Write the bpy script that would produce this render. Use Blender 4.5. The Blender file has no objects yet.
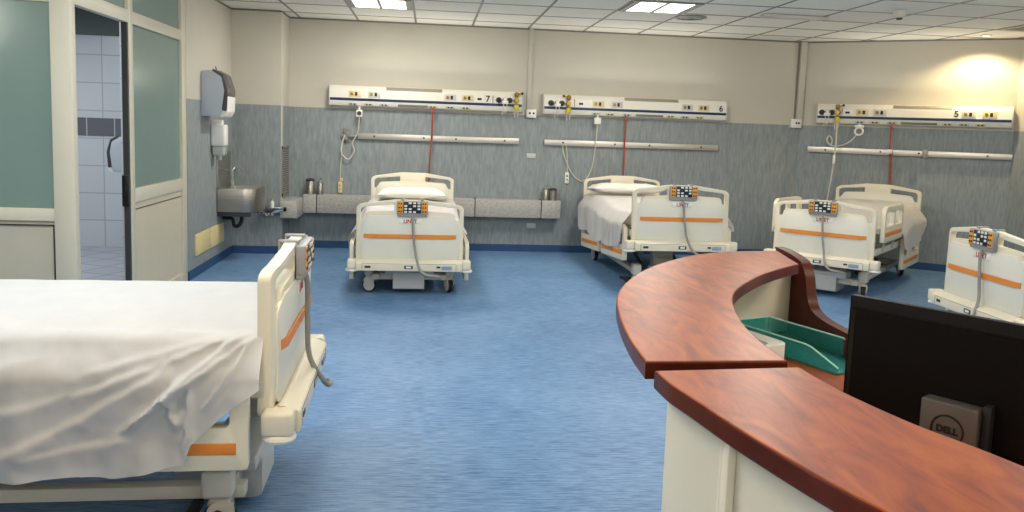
import bpy, bmesh, math, random
from mathutils import Vector, Matrix, noise
from math import sin, cos, pi, radians, degrees, atan2, sqrt

random.seed(7)
SC = bpy.context.scene
COL = SC.collection

# ------------------------------------------------------------------ materials
def lin(c):
    return tuple(((v / 255) / 12.92 if v / 255 <= 0.04045 else ((v / 255 + 0.055) / 1.055) ** 2.4) for v in c) + (1,)

def nt(m):
    m.use_nodes = True
    return m.node_tree.nodes, m.node_tree.links, m.node_tree.nodes['Principled BSDF']

def mat(name, rgb, rough=0.5, metal=0.0, var=0.06, scale=(8, 8, 8), rgb2=None, bump=0.0, spec=0.5, trans=0.0, emit=None, coat=0.0, detail=4, contrast=(0.3, 0.7), coord='Object', alpha=1.0, ior=1.45):
    m = bpy.data.materials.new(name)
    N, L, P = nt(m)
    P.inputs['Roughness'].default_value = rough
    P.inputs['Metallic'].default_value = metal
    P.inputs['Specular IOR Level'].default_value = spec
    P.inputs['Transmission Weight'].default_value = trans
    P.inputs['Coat Weight'].default_value = coat
    P.inputs['IOR'].default_value = ior
    P.inputs['Alpha'].default_value = alpha
    a = lin(rgb)
    b = lin(rgb2) if rgb2 else tuple(v * (1 - var) for v in a[:3]) + (1,)
    tc = N.new('ShaderNodeTexCoord'); mp = N.new('ShaderNodeMapping'); mp.inputs['Scale'].default_value = scale
    nz = N.new('ShaderNodeTexNoise'); nz.inputs['Scale'].default_value = 1.0; nz.inputs['Detail'].default_value = detail
    rp = N.new('ShaderNodeValToRGB')
    rp.color_ramp.elements[0].position = contrast[0]; rp.color_ramp.elements[1].position = contrast[1]
    rp.color_ramp.elements[0].color = b; rp.color_ramp.elements[1].color = a
    L.new(tc.outputs[coord], mp.inputs['Vector']); L.new(mp.outputs['Vector'], nz.inputs['Vector'])
    L.new(nz.outputs['Fac'], rp.inputs['Fac']); L.new(rp.outputs['Color'], P.inputs['Base Color'])
    if bump:
        bp = N.new('ShaderNodeBump'); bp.inputs['Strength'].default_value = bump; bp.inputs['Distance'].default_value = 0.01
        L.new(nz.outputs['Fac'], bp.inputs['Height']); L.new(bp.outputs['Normal'], P.inputs['Normal'])
    if emit:
        P.inputs['Emission Color'].default_value = lin(emit[0]); P.inputs['Emission Strength'].default_value = emit[1]
    return m

M = {}
M['plaster'] = mat('plaster_offwhite', (198, 194, 181), 0.85, var=0.05, scale=(2, 2, 2), spec=0.2)
M['dado'] = mat('vinyl_dado_bluegrey', (150, 157, 158), 0.5, rgb2=(126, 135, 138), scale=(46, 46, 8), detail=6, contrast=(0.3, 0.7), spec=0.35)
M['skirting'] = mat('vinyl_skirting_blue', (44, 78, 120), 0.4, scale=(6, 6, 20), var=0.15)
M['ceiltile'] = None
M['cream'] = mat('cream_plastic', (228, 220, 198), 0.38, var=0.03, scale=(4, 4, 4))
M['cream_dark'] = mat('cream_metal_frame', (200, 196, 182), 0.4, var=0.05)
M['paneltone'] = mat('footboard_laminate_pale', (224, 222, 208), 0.35, var=0.03, scale=(3, 3, 3))
M['orange'] = mat('orange_stripe', (226, 138, 52), 0.45, var=0.05)
M['rubber'] = mat('black_rubber', (28, 28, 30), 0.6, var=0.2)
M['darkgrey'] = mat('dark_grey_plastic', (62, 62, 64), 0.5, var=0.1)
M['grey'] = mat('grey_plastic', (150, 150, 150), 0.45, var=0.06)
M['lightgrey'] = mat('light_grey_plastic', (196, 196, 192), 0.4, var=0.04)
M['white'] = mat('white_plastic', (232, 231, 224), 0.35, var=0.03)
M['sheet'] = mat('cotton_sheet_white', (245, 243, 241), 0.9, var=0.04, scale=(9, 9, 9), spec=0.15, bump=0.12)
M['pillow'] = mat('cotton_pillow_white', (236, 231, 222), 0.9, var=0.04, scale=(9, 9, 9), spec=0.15, bump=0.1)
M['mattress'] = mat('mattress_cover_beige', (214, 204, 186), 0.8, var=0.05)
M['steel'] = mat('brushed_steel', (176, 172, 164), 0.32, 0.9, var=0.15, scale=(3, 3, 60))
M['chrome'] = mat('chrome', (215, 215, 215), 0.12, 1.0, var=0.05)
M['alu'] = mat('aluminium_rail', (206, 202, 194), 0.35, 0.75, var=0.1, scale=(3, 40, 60))
M['navy'] = mat('navy_stripe', (22, 46, 88), 0.4, var=0.1)
M['black'] = mat('black_plastic', (20, 20, 22), 0.42, var=0.2)
M['black_gloss'] = mat('black_gloss', (16, 16, 18), 0.25, var=0.2)
M['yellow'] = mat('yellow_plastic', (206, 190, 48), 0.4, var=0.1)
M['brass'] = mat('brass_fitting', (168, 142, 70), 0.35, 0.8, var=0.2)
M['red'] = mat('red_plastic', (196, 52, 40), 0.45, var=0.1)
M['redtube'] = mat('red_rubber_hose', (160, 74, 54), 0.5, var=0.1)
M['lamplens'] = mat('lamp_lens_grey', (152, 148, 134), 0.4, var=0.1, scale=(60, 10, 10))
M['grillegrey'] = mat('grille_grey', (128, 127, 122), 0.5, var=0.1)
M['socketcream'] = mat('socket_cream', (214, 200, 160), 0.4, var=0.04)
M['trunk'] = mat('bedhead_unit_white', (228, 225, 214), 0.35, var=0.03)
M['yellowpanel'] = mat('access_panel_yellow', (222, 206, 150), 0.5, var=0.05)
M['frame'] = mat('partition_frame_beige', (204, 199, 180), 0.4, var=0.03)
M['parpanel'] = mat('partition_panel_beige', (200, 193, 172), 0.45, var=0.03)
M['parpanel2'] = mat('partition_panel_greybeige', (186, 182, 166), 0.45, var=0.03)
M['keyblue'] = mat('keypad_navy', (26, 34, 46), 0.4, var=0.1)
M['keywhite'] = mat('key_white', (226, 226, 218), 0.4, var=0.03)
M['keyyellow'] = mat('key_amber', (222, 156, 58), 0.4, var=0.05)
M['cable'] = mat('cable_grey', (150, 148, 142), 0.5, var=0.05)
M['cablewhite'] = mat('cable_white', (210, 206, 192), 0.5, var=0.05)
M['smokewhite'] = mat('detector_offwhite', (198, 194, 180), 0.5, var=0.05)
M['ledge'] = mat('ledge_marbled_grey', (184, 181, 174), 0.45, rgb2=(156, 154, 150), scale=(30, 30, 45), detail=6)
M['dispgrey'] = mat('dispenser_bluegrey', (188, 196, 206), 0.3, var=0.04)
M['dispdark'] = mat('dispenser_smoked', (82, 78, 78), 0.25, var=0.2)
M['counterwhite'] = mat('counter_front_white', (226, 221, 204), 0.45, var=0.04, scale=(3, 3, 3))
M['blueicon'] = mat('label_blue', (140, 160, 190), 0.5)
M['bathceil'] = mat('bathroom_upper_greengrey', (96, 108, 104), 0.7)
M['monframe'] = mat('monitor_black_plastic', (9, 8, 8), 0.45, spec=0.22, var=0.2, scale=(40, 40, 40), bump=0.02)
M['monstand'] = mat('monitor_stand_grey', (112, 106, 100), 0.35, 0.5, var=0.05)
M['logo'] = mat('logo_dark', (30, 29, 29), 0.4)

# frosted glass panes, teal
m = mat('frosted_glass_teal', (134, 158, 150), 0.2, var=0.05, trans=0.22, spec=0.5, scale=(2, 2, 2)); M['frost'] = m
# tray: tinted clear acrylic
m = mat('acrylic_teal', (96, 204, 200), 0.08, var=0.03); M['acrylic'] = m
M['acrylic_rim'] = mat('acrylic_teal_edge', (176, 236, 226), 0.1)
N, L, P = nt(m)
tr = N.new('ShaderNodeBsdfTransparent'); tr.inputs['Color'].default_value = lin((186, 234, 234))
mxs = N.new('ShaderNodeMixShader'); mxs.inputs['Fac'].default_value = 0.26
L.new(tr.outputs[0], mxs.inputs[1]); L.new(P.outputs[0], mxs.inputs[2]); L.new(mxs.outputs[0], N['Material Output'].inputs['Surface'])
m = mat('soap_bottle_clear', (226, 228, 226), 0.15, trans=0.6); M['clear'] = m

# blue vinyl floor: fine streaks along X
m = bpy.data.materials.new('vinyl_floor_blue'); M['floor'] = m
N, L, P = nt(m)
tc = N.new('ShaderNodeTexCoord')
def nz_(sc, det, ro=0.5):
    mp = N.new('ShaderNodeMapping'); mp.inputs['Scale'].default_value = sc
    n = N.new('ShaderNodeTexNoise'); n.inputs['Scale'].default_value = 1; n.inputs['Detail'].default_value = det; n.inputs['Roughness'].default_value = ro
    L.new(tc.outputs['Object'], mp.inputs['Vector']); L.new(mp.outputs['Vector'], n.inputs['Vector']); return n
n1 = nz_((7, 95, 1), 5, 0.65); n2 = nz_((0.9, 1.3, 1), 3); n3 = nz_((16, 190, 1), 2)
mx = N.new('ShaderNodeMath'); mx.operation = 'MULTIPLY_ADD'; mx.inputs[1].default_value = 0.5
L.new(n3.outputs['Fac'], mx.inputs[0]); L.new(n1.outputs['Fac'], mx.inputs[2])
mx2 = N.new('ShaderNodeMath'); mx2.operation = 'MULTIPLY_ADD'; mx2.inputs[1].default_value = 0.3
L.new(n2.outputs['Fac'], mx2.inputs[0]); L.new(mx.outputs[0], mx2.inputs[2])
rp = N.new('ShaderNodeValToRGB')
E_ = rp.color_ramp.elements
E_[0].position = 0.66; E_[0].color = lin((56, 88, 126)); E_[1].position = 1.15; E_[1].color = lin((120, 154, 190))
e = E_.new(0.84); e.color = lin((90, 128, 170))
L.new(mx2.outputs[0], rp.inputs['Fac']); L.new(rp.outputs['Color'], P.inputs['Base Color'])
P.inputs['Roughness'].default_value = 0.45; P.inputs['Specular IOR Level'].default_value = 0.3

# ceiling tiles: fine grid of the metal T-bars is real geometry, tile has small speckle
M['ceiltile'] = mat('ceiling_tile', (234, 231, 220), 0.9, rgb2=(226, 223, 212), scale=(60, 60, 60), spec=0.1)
M['tbar'] = mat('ceiling_tbar', (118, 117, 111), 0.5, var=0.05)

# cherry wood
def wood(name, c1, c2, c3, scale, rough=0.32):
    m = bpy.data.materials.new(name); N, L, P = nt(m)
    tc = N.new('ShaderNodeTexCoord'); mp = N.new('ShaderNodeMapping'); mp.inputs['Scale'].default_value = scale
    mp.inputs['Rotation'].default_value = (0, 0, radians(38))
    n1 = N.new('ShaderNodeTexNoise'); n1.inputs['Scale'].default_value = 1; n1.inputs['Detail'].default_value = 6; n1.inputs['Roughness'].default_value = 0.6; n1.inputs['Distortion'].default_value = 1.2
    rp = N.new('ShaderNodeValToRGB'); e = rp.color_ramp.elements
    e[0].position = 0.28; e[0].color = lin(c1); e[1].position = 0.75; e[1].color = lin(c3); k = e.new(0.5); k.color = lin(c2)
    L.new(tc.outputs['Object'], mp.inputs['Vector']); L.new(mp.outputs['Vector'], n1.inputs['Vector']); L.new(n1.outputs['Fac'], rp.inputs['Fac'])
    L.new(rp.outputs['Color'], P.inputs['Base Color']); P.inputs['Roughness'].default_value = rough
    P.inputs['Specular IOR Level'].default_value = 0.22
    return m
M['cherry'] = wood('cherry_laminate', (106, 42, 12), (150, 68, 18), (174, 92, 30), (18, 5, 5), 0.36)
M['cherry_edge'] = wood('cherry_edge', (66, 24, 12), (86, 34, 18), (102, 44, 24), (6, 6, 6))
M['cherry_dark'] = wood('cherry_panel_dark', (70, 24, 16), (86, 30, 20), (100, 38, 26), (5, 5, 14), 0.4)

# bathroom tiles
def tiles(name, c, mortar, w, h, vert=True, rot=0, offset=0.0):
    m = bpy.data.materials.new(name); N, L, P = nt(m)
    tc = N.new('ShaderNodeTexCoord'); mp = N.new('ShaderNodeMapping')
    b = N.new('ShaderNodeTexBrick'); b.offset = offset
    b.inputs['Color1'].default_value = lin(c); b.inputs['Color2'].default_value = lin(tuple(v * 0.97 for v in c)); b.inputs['Mortar'].default_value = lin(mortar)
    b.inputs['Scale'].default_value = 1; b.inputs['Mortar Size'].default_value = 0.006; b.inputs['Brick Width'].default_value = w; b.inputs['Row Height'].default_value = h
    if vert:
        sx = N.new('ShaderNodeSeparateXYZ'); ad = N.new('ShaderNodeMath'); ad.operation = 'ADD'; cb = N.new('ShaderNodeCombineXYZ')
        L.new(tc.outputs['Object'], sx.inputs[0]); L.new(sx.outputs['X'], ad.inputs[0]); L.new(sx.outputs['Y'], ad.inputs[1])
        L.new(ad.outputs[0], cb.inputs['X']); L.new(sx.outputs['Z'], cb.inputs['Y']); L.new(cb.outputs[0], b.inputs['Vector'])
    else:
        mp.inputs['Rotation'].default_value = (0, 0, rot)
        L.new(tc.outputs['Object'], mp.inputs['Vector']); L.new(mp.outputs['Vector'], b.inputs['Vector'])
    L.new(b.outputs['Color'], P.inputs['Base Color']); P.inputs['Roughness'].default_value = 0.25
    return m
M['walltile'] = tiles('bathroom_wall_tile', (214, 218, 224), (176, 180, 186), 0.42, 0.31)
M['bandtile'] = tiles('bathroom_band_tile', (112, 112, 120), (190, 192, 196), 0.30, 0.31)
M['floortile'] = tiles('bathroom_floor_tile', (176, 180, 190), (120, 124, 132), 0.33, 0.33, vert=False, rot=radians(24))

# ------------------------------------------------------------------ geometry helpers
def new():
    return bmesh.new()

def bx(bm, x0, x1, y0, y1, z0, z1, bev=0.0, seg=2):
    vs = [bm.verts.new((x, y, z)) for z in (z0, z1) for y in (y0, y1) for x in (x0, x1)]
    F = [(0, 2, 3, 1), (4, 5, 7, 6), (0, 1, 5, 4), (2, 6, 7, 3), (0, 4, 6, 2), (1, 3, 7, 5)]
    fs = [bm.faces.new([vs[i] for i in f]) for f in F]
    if bev:
        es = list({e for f in fs for e in f.edges})
        bmesh.ops.bevel(bm, geom=es, offset=bev, segments=seg, affect='EDGES', profile=0.5)
    return bm

def tube(bm, pts, r, seg=8, caps=True):
    pts = [Vector(p) for p in pts]
    n = len(pts)
    rr = r if isinstance(r, (list, tuple)) else [r] * n
    rings = []
    ref = None
    for i, p in enumerate(pts):
        t = (pts[min(i + 1, n - 1)] - pts[max(i - 1, 0)]).normalized()
        if ref is None:
            ref = Vector((0, 0, 1)) if abs(t.z) < 0.9 else Vector((1, 0, 0))
        a = (ref - t * ref.dot(t))
        if a.length < 1e-6: a = t.orthogonal()
        a.normalize(); b = t.cross(a); ref = a
        rings.append([bm.verts.new(p + (a * cos(2 * pi * k / seg) + b * sin(2 * pi * k / seg)) * rr[i]) for k in range(seg)])
    for i in range(n - 1):
        for k in range(seg):
            bm.faces.new([rings[i][k], rings[i][(k + 1) % seg], rings[i + 1][(k + 1) % seg], rings[i + 1][k]])
    if caps:
        bm.faces.new(rings[0][::-1]); bm.faces.new(rings[-1])
    return bm

def lathe(bm, prof, c=(0, 0, 0), axis='z', seg=20):
    """prof: list of (radius, height)"""
    rings = []
    c = Vector(c)
    for r, h in prof:
        ring = []
        for k in range(seg):
            a = 2 * pi * k / seg
            if axis == 'z': v = (r * cos(a), r * sin(a), h)
            elif axis == 'x': v = (h, r * cos(a), r * sin(a))
            else: v = (r * sin(a), h, r * cos(a))
            ring.append(bm.verts.new(c + Vector(v)))
        rings.append(ring)
    for i in range(len(rings) - 1):
        for k in range(seg):
            bm.faces.new([rings[i][k], rings[i][(k + 1) % seg], rings[i + 1][(k + 1) % seg], rings[i + 1][k]])
    bm.faces.new(rings[0][::-1]); bm.faces.new(rings[-1])
    return bm

def smooth_path(pts, n=6):
    P = [Vector(p) for p in pts]
    out = []
    for i in range(len(P) - 1):
        p0 = P[max(i - 1, 0)]; p1 = P[i]; p2 = P[i + 1]; p3 = P[min(i + 2, len(P) - 1)]
        for k in range(n):
            t = k / n
            out.append(0.5 * ((2 * p1) + (-p0 + p2) * t + (2 * p0 - 5 * p1 + 4 * p2 - p3) * t * t + (-p0 + 3 * p1 - 3 * p2 + p3) * t ** 3))
    out.append(P[-1])
    return out

def plate(bm, loops, to3, depth, bev=0.0):
    """flat shape with holes: loops of 2D points, mapped by to3(a,b,d) and extruded over depth"""
    edges = []
    for lp in loops:
        vs = [bm.verts.new(to3(a, b, 0.0)) for a, b in lp]
        for i in range(len(vs)):
            edges.append(bm.edges.new((vs[i], vs[(i + 1) % len(vs)])))
    r = bmesh.ops.triangle_fill(bm, use_beauty=True, use_dissolve=False, edges=edges)
    faces = [g for g in r['geom'] if isinstance(g, bmesh.types.BMFace)]
    r = bmesh.ops.extrude_face_region(bm, geom=faces)
    d = to3(0, 0, depth) - to3(0, 0, 0)
    vs = [g for g in r['geom'] if isinstance(g, bmesh.types.BMVert)]
    bmesh.ops.translate(bm, vec=d, verts=vs)
    bmesh.ops.recalc_face_normals(bm, faces=bm.faces)
    if bev:
        es = [e for e in bm.edges if len(e.link_faces) == 2 and abs(e.link_faces[0].normal.dot(e.link_faces[1].normal)) < 0.3
              and any(abs(f.normal.dot(d.normalized())) > 0.9 for f in e.link_faces)]
        bmesh.ops.bevel(bm, geom=es, offset=bev, segments=2, affect='EDGES', profile=0.5, clamp_overlap=True)
    return bm

def fillet(poly, r, n=4):
    """round all the corners of a closed 2D polygon; r may be a list"""
    out = []
    k = len(poly)
    for i in range(k):
        p = Vector(poly[i]); a = Vector(poly[i - 1]); b = Vector(poly[(i + 1) % k])
        ri = r[i] if isinstance(r, (list, tuple)) else r
        u = (a - p); v = (b - p)
        ri = min(ri, u.length * 0.45, v.length * 0.45)
        if ri < 1e-5: out.append(tuple(p)); continue
        u.normalize(); v.normalize()
        s = p + u * ri; e = p + v * ri
        for j in range(n + 1):
            t = j / n
            q = s * (1 - t) ** 2 + p * 2 * t * (1 - t) + e * t * t
            out.append((q.x, q.y))
    return out

XZ = lambda y0: (lambda a, b, d: Vector((a, y0 + d, b)))
XY = lambda z0: (lambda a, b, d: Vector((a, b, z0 + d)))
YZ = lambda x0: (lambda a, b, d: Vector((x0 + d, a, b)))

def mesh(bm, name, mats, angle=35):
    bmesh.ops.recalc_face_normals(bm, faces=bm.faces)
    me = bpy.data.meshes.new(name)
    bm.to_mesh(me); bm.free()
    for mm in (mats if isinstance(mats, (list, tuple)) else [mats]):
        me.materials.append(M[mm])
    for p in me.polygons: p.use_smooth = True
    me.set_sharp_from_angle(angle=radians(angle))
    return me

def obj(name, data, m=None, parent=None, mtx=None):
    """data: a bmesh (with material key m) or an existing mesh"""
    if isinstance(data, bmesh.types.BMesh): data = mesh(data, name, m)
    o = bpy.data.objects.new(name, data); COL.objects.link(o)
    if parent is not None: o.parent = parent
    if mtx is not None: o.matrix_basis = mtx
    return o

def tag(o, label, cat, group=None):
    o['label'] = label; o['category'] = cat
    if group: o['group'] = group
    return o

def struct(name, bm, m, parent=None):
    o = obj(name, bm, m, parent); o['kind'] = 'structure'
    return o

def thing(name, label, cat, mtx=None, group=None):
    o = bpy.data.objects.new(name, None); COL.objects.link(o); o.empty_display_size = 0.1
    if mtx is not None: o.matrix_basis = mtx
    return tag(o, label, cat, group)

def T(x, y, z=0): return Matrix.Translation((x, y, z))
def RZ(a): return Matrix.Rotation(a, 4, 'Z')
def RX(a): return Matrix.Rotation(a, 4, 'X')

def text_mesh(s, size, depth, m, name='lettering', bold=0.0):
    """flat lettering in local XZ facing -Y, centred at origin"""
    cu = bpy.data.curves.new(name, 'FONT'); cu.body = s; cu.size = size; cu.extrude = depth; cu.offset = bold
    cu.align_x = 'CENTER'; cu.align_y = 'CENTER'
    o = bpy.data.objects.new(name, cu); COL.objects.link(o)
    bpy.context.view_layer.update()
    me = bpy.data.meshes.new_from_object(o.evaluated_get(bpy.context.evaluated_depsgraph_get()))
    bpy.data.objects.remove(o); bpy.data.curves.remove(cu)
    me.transform(RX(pi / 2)); me.name = name
    me.materials.clear(); me.materials.append(M[m])
    return me

# ------------------------------------------------------------------ camera (fitted to the photograph)
F_, CY_, PIT, ROL, YAW, H = 804.47, 216.83, radians(6.264), radians(2.013), radians(5.986), 1.513
Fw = Vector((sin(YAW) * cos(PIT), cos(YAW) * cos(PIT), -sin(PIT)))
R0 = Vector((cos(YAW), -sin(YAW), 0)); U0 = R0.cross(Fw)
Rr = R0 * cos(ROL) + U0 * sin(ROL); Uu = U0 * cos(ROL) - R0 * sin(ROL)
cam = bpy.data.cameras.new('camera'); camo = bpy.data.objects.new('camera', cam); COL.objects.link(camo)
camo.matrix_world = Matrix(((Rr.x, Uu.x, -Fw.x, 0), (Rr.y, Uu.y, -Fw.y, 0), (Rr.z, Uu.z, -Fw.z, H), (0, 0, 0, 1)))
cam.sensor_width = 36; cam.lens = 36 * F_ / 1024; cam.shift_y = -(256 - CY_) / 1024; cam.clip_start = 0.05
SC.camera = camo

# ------------------------------------------------------------------ room shell
XL, YB, ZC, ZD = -2.203, 9.819, 2.718, 1.68      # left wall, far wall, ceiling, dado top
YBK, XBK = 9.293, -1.665                          # projecting block front and side
XR, YF = 6.58, -3.2
W5A = Vector((4.65, YB)); W5D = Vector((0.835, -0.55)).normalized()
W5B = W5A + W5D * ((XR - 4.65) / W5D.x)
YP = 5.29                                         # partition facing the camera
XW = -5.6                                         # left end of the ward wing
YT = 9.55                                         # bathroom back wall

struct('floor', bx(new(), XW - .1, XR + .1, YF - .1, YB + .1, -0.1, 0), 'floor')
# floor of the bathroom sits on its own bed behind the partition
struct('floor_tiles', bx(new(), XW, XL - 0.03, YP + .06, YT, 0.0, 0.006), 'floortile')
struct('ceiling', bx(new(), XW - .1, XR + .1, YF - .1, YB + .1, ZC, ZC + .1), 'ceiltile')

def wall(name, a, b, side, th=0.1, z1=None, dado=True, z0=0.0):
    """wall from a to b; room lies on the left of a->b when side=+1. Upper plaster plus lower vinyl."""
    a = Vector(a); b = Vector(b); d = (b - a).normalized(); n = Vector((-d.y, d.x)) * side
    def slab(z0, z1, off, th):
        bm = new()
        p = [a + n * off, b + n * off, b - n * th, a - n * th]
        lo = [bm.verts.new((q.x, q.y, z0)) for q in p]; hi = [bm.verts.new((q.x, q.y, z1)) for q in p]
        bm.faces.new(lo); bm.faces.new(hi)
        for i in range(4): bm.faces.new([lo[i], lo[(i + 1) % 4], hi[(i + 1) % 4], hi[i]])
        return bm
    w = struct(name, slab(z0, z1 or ZC, 0, th), 'plaster')
    if dado:
        o = obj('dado_panel', slab(0, ZD, 0.004, 0), 'dado', w); o['kind'] = 'structure'
        o = obj('skirting', slab(0, 0.088, 0.012, 0), 'skirting', w); o['kind'] = 'structure'
    return w
wall('wall_far', (XBK, YB), (4.65, YB), -1)
wall('wall_block', (XL - .05, YBK), (XBK, YBK), -1)
wall('wall_block_side', (XBK, YBK + .102), (XBK, YB + .05), -1)
wall('wall_left', (XL, 7.62), (XL, YBK), -1, th=0.08)
wall('wall_angled', W5A, W5B, -1)
wall('wall_right', W5B, (XR, YF), -1)
wall('wall_near', (XR, YF), (XW, YF), -1)
wall('wall_wing', (XW, YF), (XW, YP), -1)

# ceiling grid of T-bars
bm = new(); GX, GY, G = -1.542, 9.365, 0.672
k = 0
xs = [GX + G * i for i in range(-7, 14)]
ys = [GY - G * i for i in range(-1, 20)]
for x in xs:
    if XW < x < XR: bx(bm, x - .011, x + .011, YF, YB, ZC - .004, ZC + .002)
for y in ys:
    if YF < y < YB: bx(bm, XW, XR, y - .011, y + .011, ZC - .0035, ZC + .002)
struct('trim_ceiling_grid', bm, 'tbar')
bm = new()
for a, b in (((XBK, YB), (4.65, YB)), (W5A, W5B), ((XL, YBK), (XBK, YBK)), ((XBK, YBK), (XBK, YB)), ((XL, YP), (XL, YBK)), ((XW, YP), (XL, YP)), (W5B, (XR, YF))):
    a = Vector(a); b = Vector(b)
    tube(bm, [(a.x, a.y, ZC - .006), (b.x, b.y, ZC - .006)], 0.012, 4)
struct('trim_ceiling_edge', bm, 'tbar')

# ------------------------------------------------------------------ partition with glass and doorway to the bathroom
pf = thing('glass_partition', 'beige framed partition with frosted panes around the open bathroom doorway', 'partition', T(0, 0, 0))
bm = new()
def fr(y0, y1, z0, z1, t=0.06, x=XL): bx(bm, x - t, x, y0, y1, z0, z1, 0.006)
fr(YP + .01, YP + .056, 0, ZC - .001, .055, XL - .003)                        # corner post, side
bx(bm, XL - .122, XL, YP - .03, YP + .03, 0, ZC, 0.006)   # corner post, front
fr(6.235, 6.32, 0, ZC); fr(7.50, 7.62, 0, ZC)
fr(YP + .05, 7.51, 2.182, 2.275, .055, XL - .003)                     # rail above the doorway and pane
fr(6.31, 7.51, 0.855, 0.962, .055, XL - .003)                         # rail under the pane
fr(6.31, 7.51, 0, 0.10, .055, XL - .003)
fr(YP + .05, 7.51, ZC - .06, ZC - .001, .055, XL - .003)
# part facing the camera
for x0, x1 in ((XW, XW + .1), (-3.95, -3.86)):
    bx(bm, x0, x1, YP - .03, YP + .03, 0, ZC, 0.006)
for z0, z1 in ((0, .1), (.835, .915), (2.182, 2.26), (ZC - .06, ZC)):
    bx(bm, XW, XL - .115, YP - .027, YP + .027, z0, z1 - .001, 0.004)
obj('partition_frame', bm, 'frame', pf)
bm = new(); bx(bm, XL - .042, XL - .018, 6.31, 7.51, .09, .86); o = obj('lower_panel', bm, 'parpanel', pf)
bm = new()
bx(bm, XL - .017, XL - .012, 6.33, 7.49, .80, .806); obj('panel_bead', bm, 'darkgrey', o)
def pane(name, *b):
    obj(name, bx(new(), *b), 'frost', pf)
pane('glass_pane', XL - .038, XL - .028, 6.315, 7.505, .955, 2.19)
pane('glass_pane', XL - .038, XL - .028, 6.315, 7.505, 2.27, ZC - .05)
pane('glass_pane', XL - .038, XL - .028, YP + .05, 6.24, 2.27, ZC - .05)
bm = new(); 
for x0, x1 in ((XW + .1, -3.95), (-3.86, XL - .12)): bx(bm, x0, x1, YP - .008, YP + .008, .09, .84)
o = obj('lower_panel', bm, 'parpanel2', pf)
bm = new()
for x0, x1 in ((XW + .1, -3.95), (-3.86, XL - .12)): bx(bm, x0, x1, YP - .02, YP - .006, .805, .812)
bx(bm, XL - .135, XL - .126, YP - .02, YP - .006, .1, .81)
obj('panel_bead', bm, 'darkgrey', o)
for x0, x1 in ((XW + .09, -3.945), (-3.865, XL - .115)):
    pane('glass_pane', x0, x1, YP - .005, YP + .005, .905, 2.19)
    pane('glass_pane', x0, x1, YP - .005, YP + .005, 2.25, ZC - .05)
# dark rubber seal and strike plate of the doorway jamb
bm = new(); bx(bm, XL - .045, XL - .006, 6.212, 6.237, 0.01, 2.182); obj('jamb_seal', bm, 'darkgrey', pf)
bm = new(); bx(bm, XL - .046, XL + .0, 6.172, 6.192, .84, 1.07, .004); bx(bm, XL - .036, XL - .012, 6.166, 6.174, .92, .98, .003)
obj('strike_plate', bm, 'black', pf)

# bathroom behind
w = struct('wall_bathroom_back', bx(new(), XW, XL - .08, YT, YT + .1, 0, ZC), 'walltile')
o = obj('tile_band', bx(new(), XW, XL - .08, YT - .006, YT, 1.266, 1.468), 'bandtile', w); o['kind'] = 'structure'
o = obj('upper_strip', bx(new(), XW, XL - .08, YT - .05, YT, 2.385, ZC), 'bathceil', w); o['kind'] = 'structure'
struct('wall_bathroom_left', bx(new(), XW - .1, XW, YP, YT, 0, ZC), 'walltile')
w = struct('wall_bathroom_right', bx(new(), XL - .2, XL - .081, 7.62, YT, 0, ZC), 'walltile')
# a partition wall inside the bathroom that carries the dispenser seen through the doorway
XI = -2.985
w = struct('wall_bathroom_stub', bx(new(), XI, XI + .1, 8.2, YT - .05, 0, ZC), 'walltile')

def towel_dispenser(name, label, mtx, s=1.0):
    """paper dispenser, wall plane at local x=0 facing +x, width along y"""
    t = thing(name, label, 'paper dispenser', mtx)
    prof = fillet([(0, 0), (.20, 0), (.235, .05), (.245, .25), (.20, .40), (.10, .445), (0, .43)], [.01, .03, .05, .09, .09, .06, .01])
    bm = new(); plate(bm, [prof], lambda a, b, d: Vector((a, d, b)), 0.30, 0.012)
    body = obj('housing', bm, 'dispgrey', t)
    pr = fillet([(.19, .06), (.237, .05), (.249, .25), (.204, .405), (.11, .452), (.10, .438), (.19, .38), (.215, .25)], .02)
    bm = new(); plate(bm, [pr], lambda a, b, d: Vector((a, d - .004, b)), 0.308, 0.003)
    obj('cover', bm, 'dispdark', t)
    bm = new(); plate(bm, [fillet([(.17, -.004), (.212, -.004), (.243, .05), (.249, .2), (.2, .05)], .012)], lambda a, b, d: Vector((a, d - .002, b)), 0.304, 0.002)
    obj('paper_slot', bm, 'white', t)
    bm = new(); lathe(bm, [(.006, 0), (.006, .006)], (.238, .15, .3), 'x', 12); obj('lock', bm, 'darkgrey', t)
    bm = new(); tube(bm, smooth_path([(.10, .15, .44), (.102, .15, .46), (.095, .15, .485)], 3), .005, 6); obj('key', bm, 'darkgrey', t)
    return t
towel_dispenser('towel_dispenser', 'large blue grey paper dispenser with smoked cover on wall above the sink', T(XL + .004, 8.09, 1.53))
t = towel_dispenser('towel_dispenser', 'white and dark paper dispenser inside the tiled bathroom, seen through the doorway', T(XI, 8.60, .945) @ RZ(pi) @ Matrix.Scale(.8, 4))

# soap dispenser
t = thing('soap_dispenser', 'white wall soap dispenser under the large paper dispenser', 'soap dispenser', T(XL + .004, 8.40, 1.12) @ Matrix.Diagonal((1.25, 1.2, 1, 1)))
bm = new(); bx(bm, 0, .115, 0, .12, .11, .33, .018, 3); obj('housing', bm, 'white', t)
bm = new(); bx(bm, 0, .085, .03, .09, .326, .375, .006); obj('bracket', bm, 'white', t)
bm = new(); bx(bm, .008, .108, .01, .11, .015, .115, .02, 3); obj('bottle', bm, 'clear', t)
bm = new(); lathe(bm, [(.012, -.03), (.018, 0), (.02, .02)], (.06, .06, 0), 'z', 12); obj('nozzle', bm, 'lightgrey', t)

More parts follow.
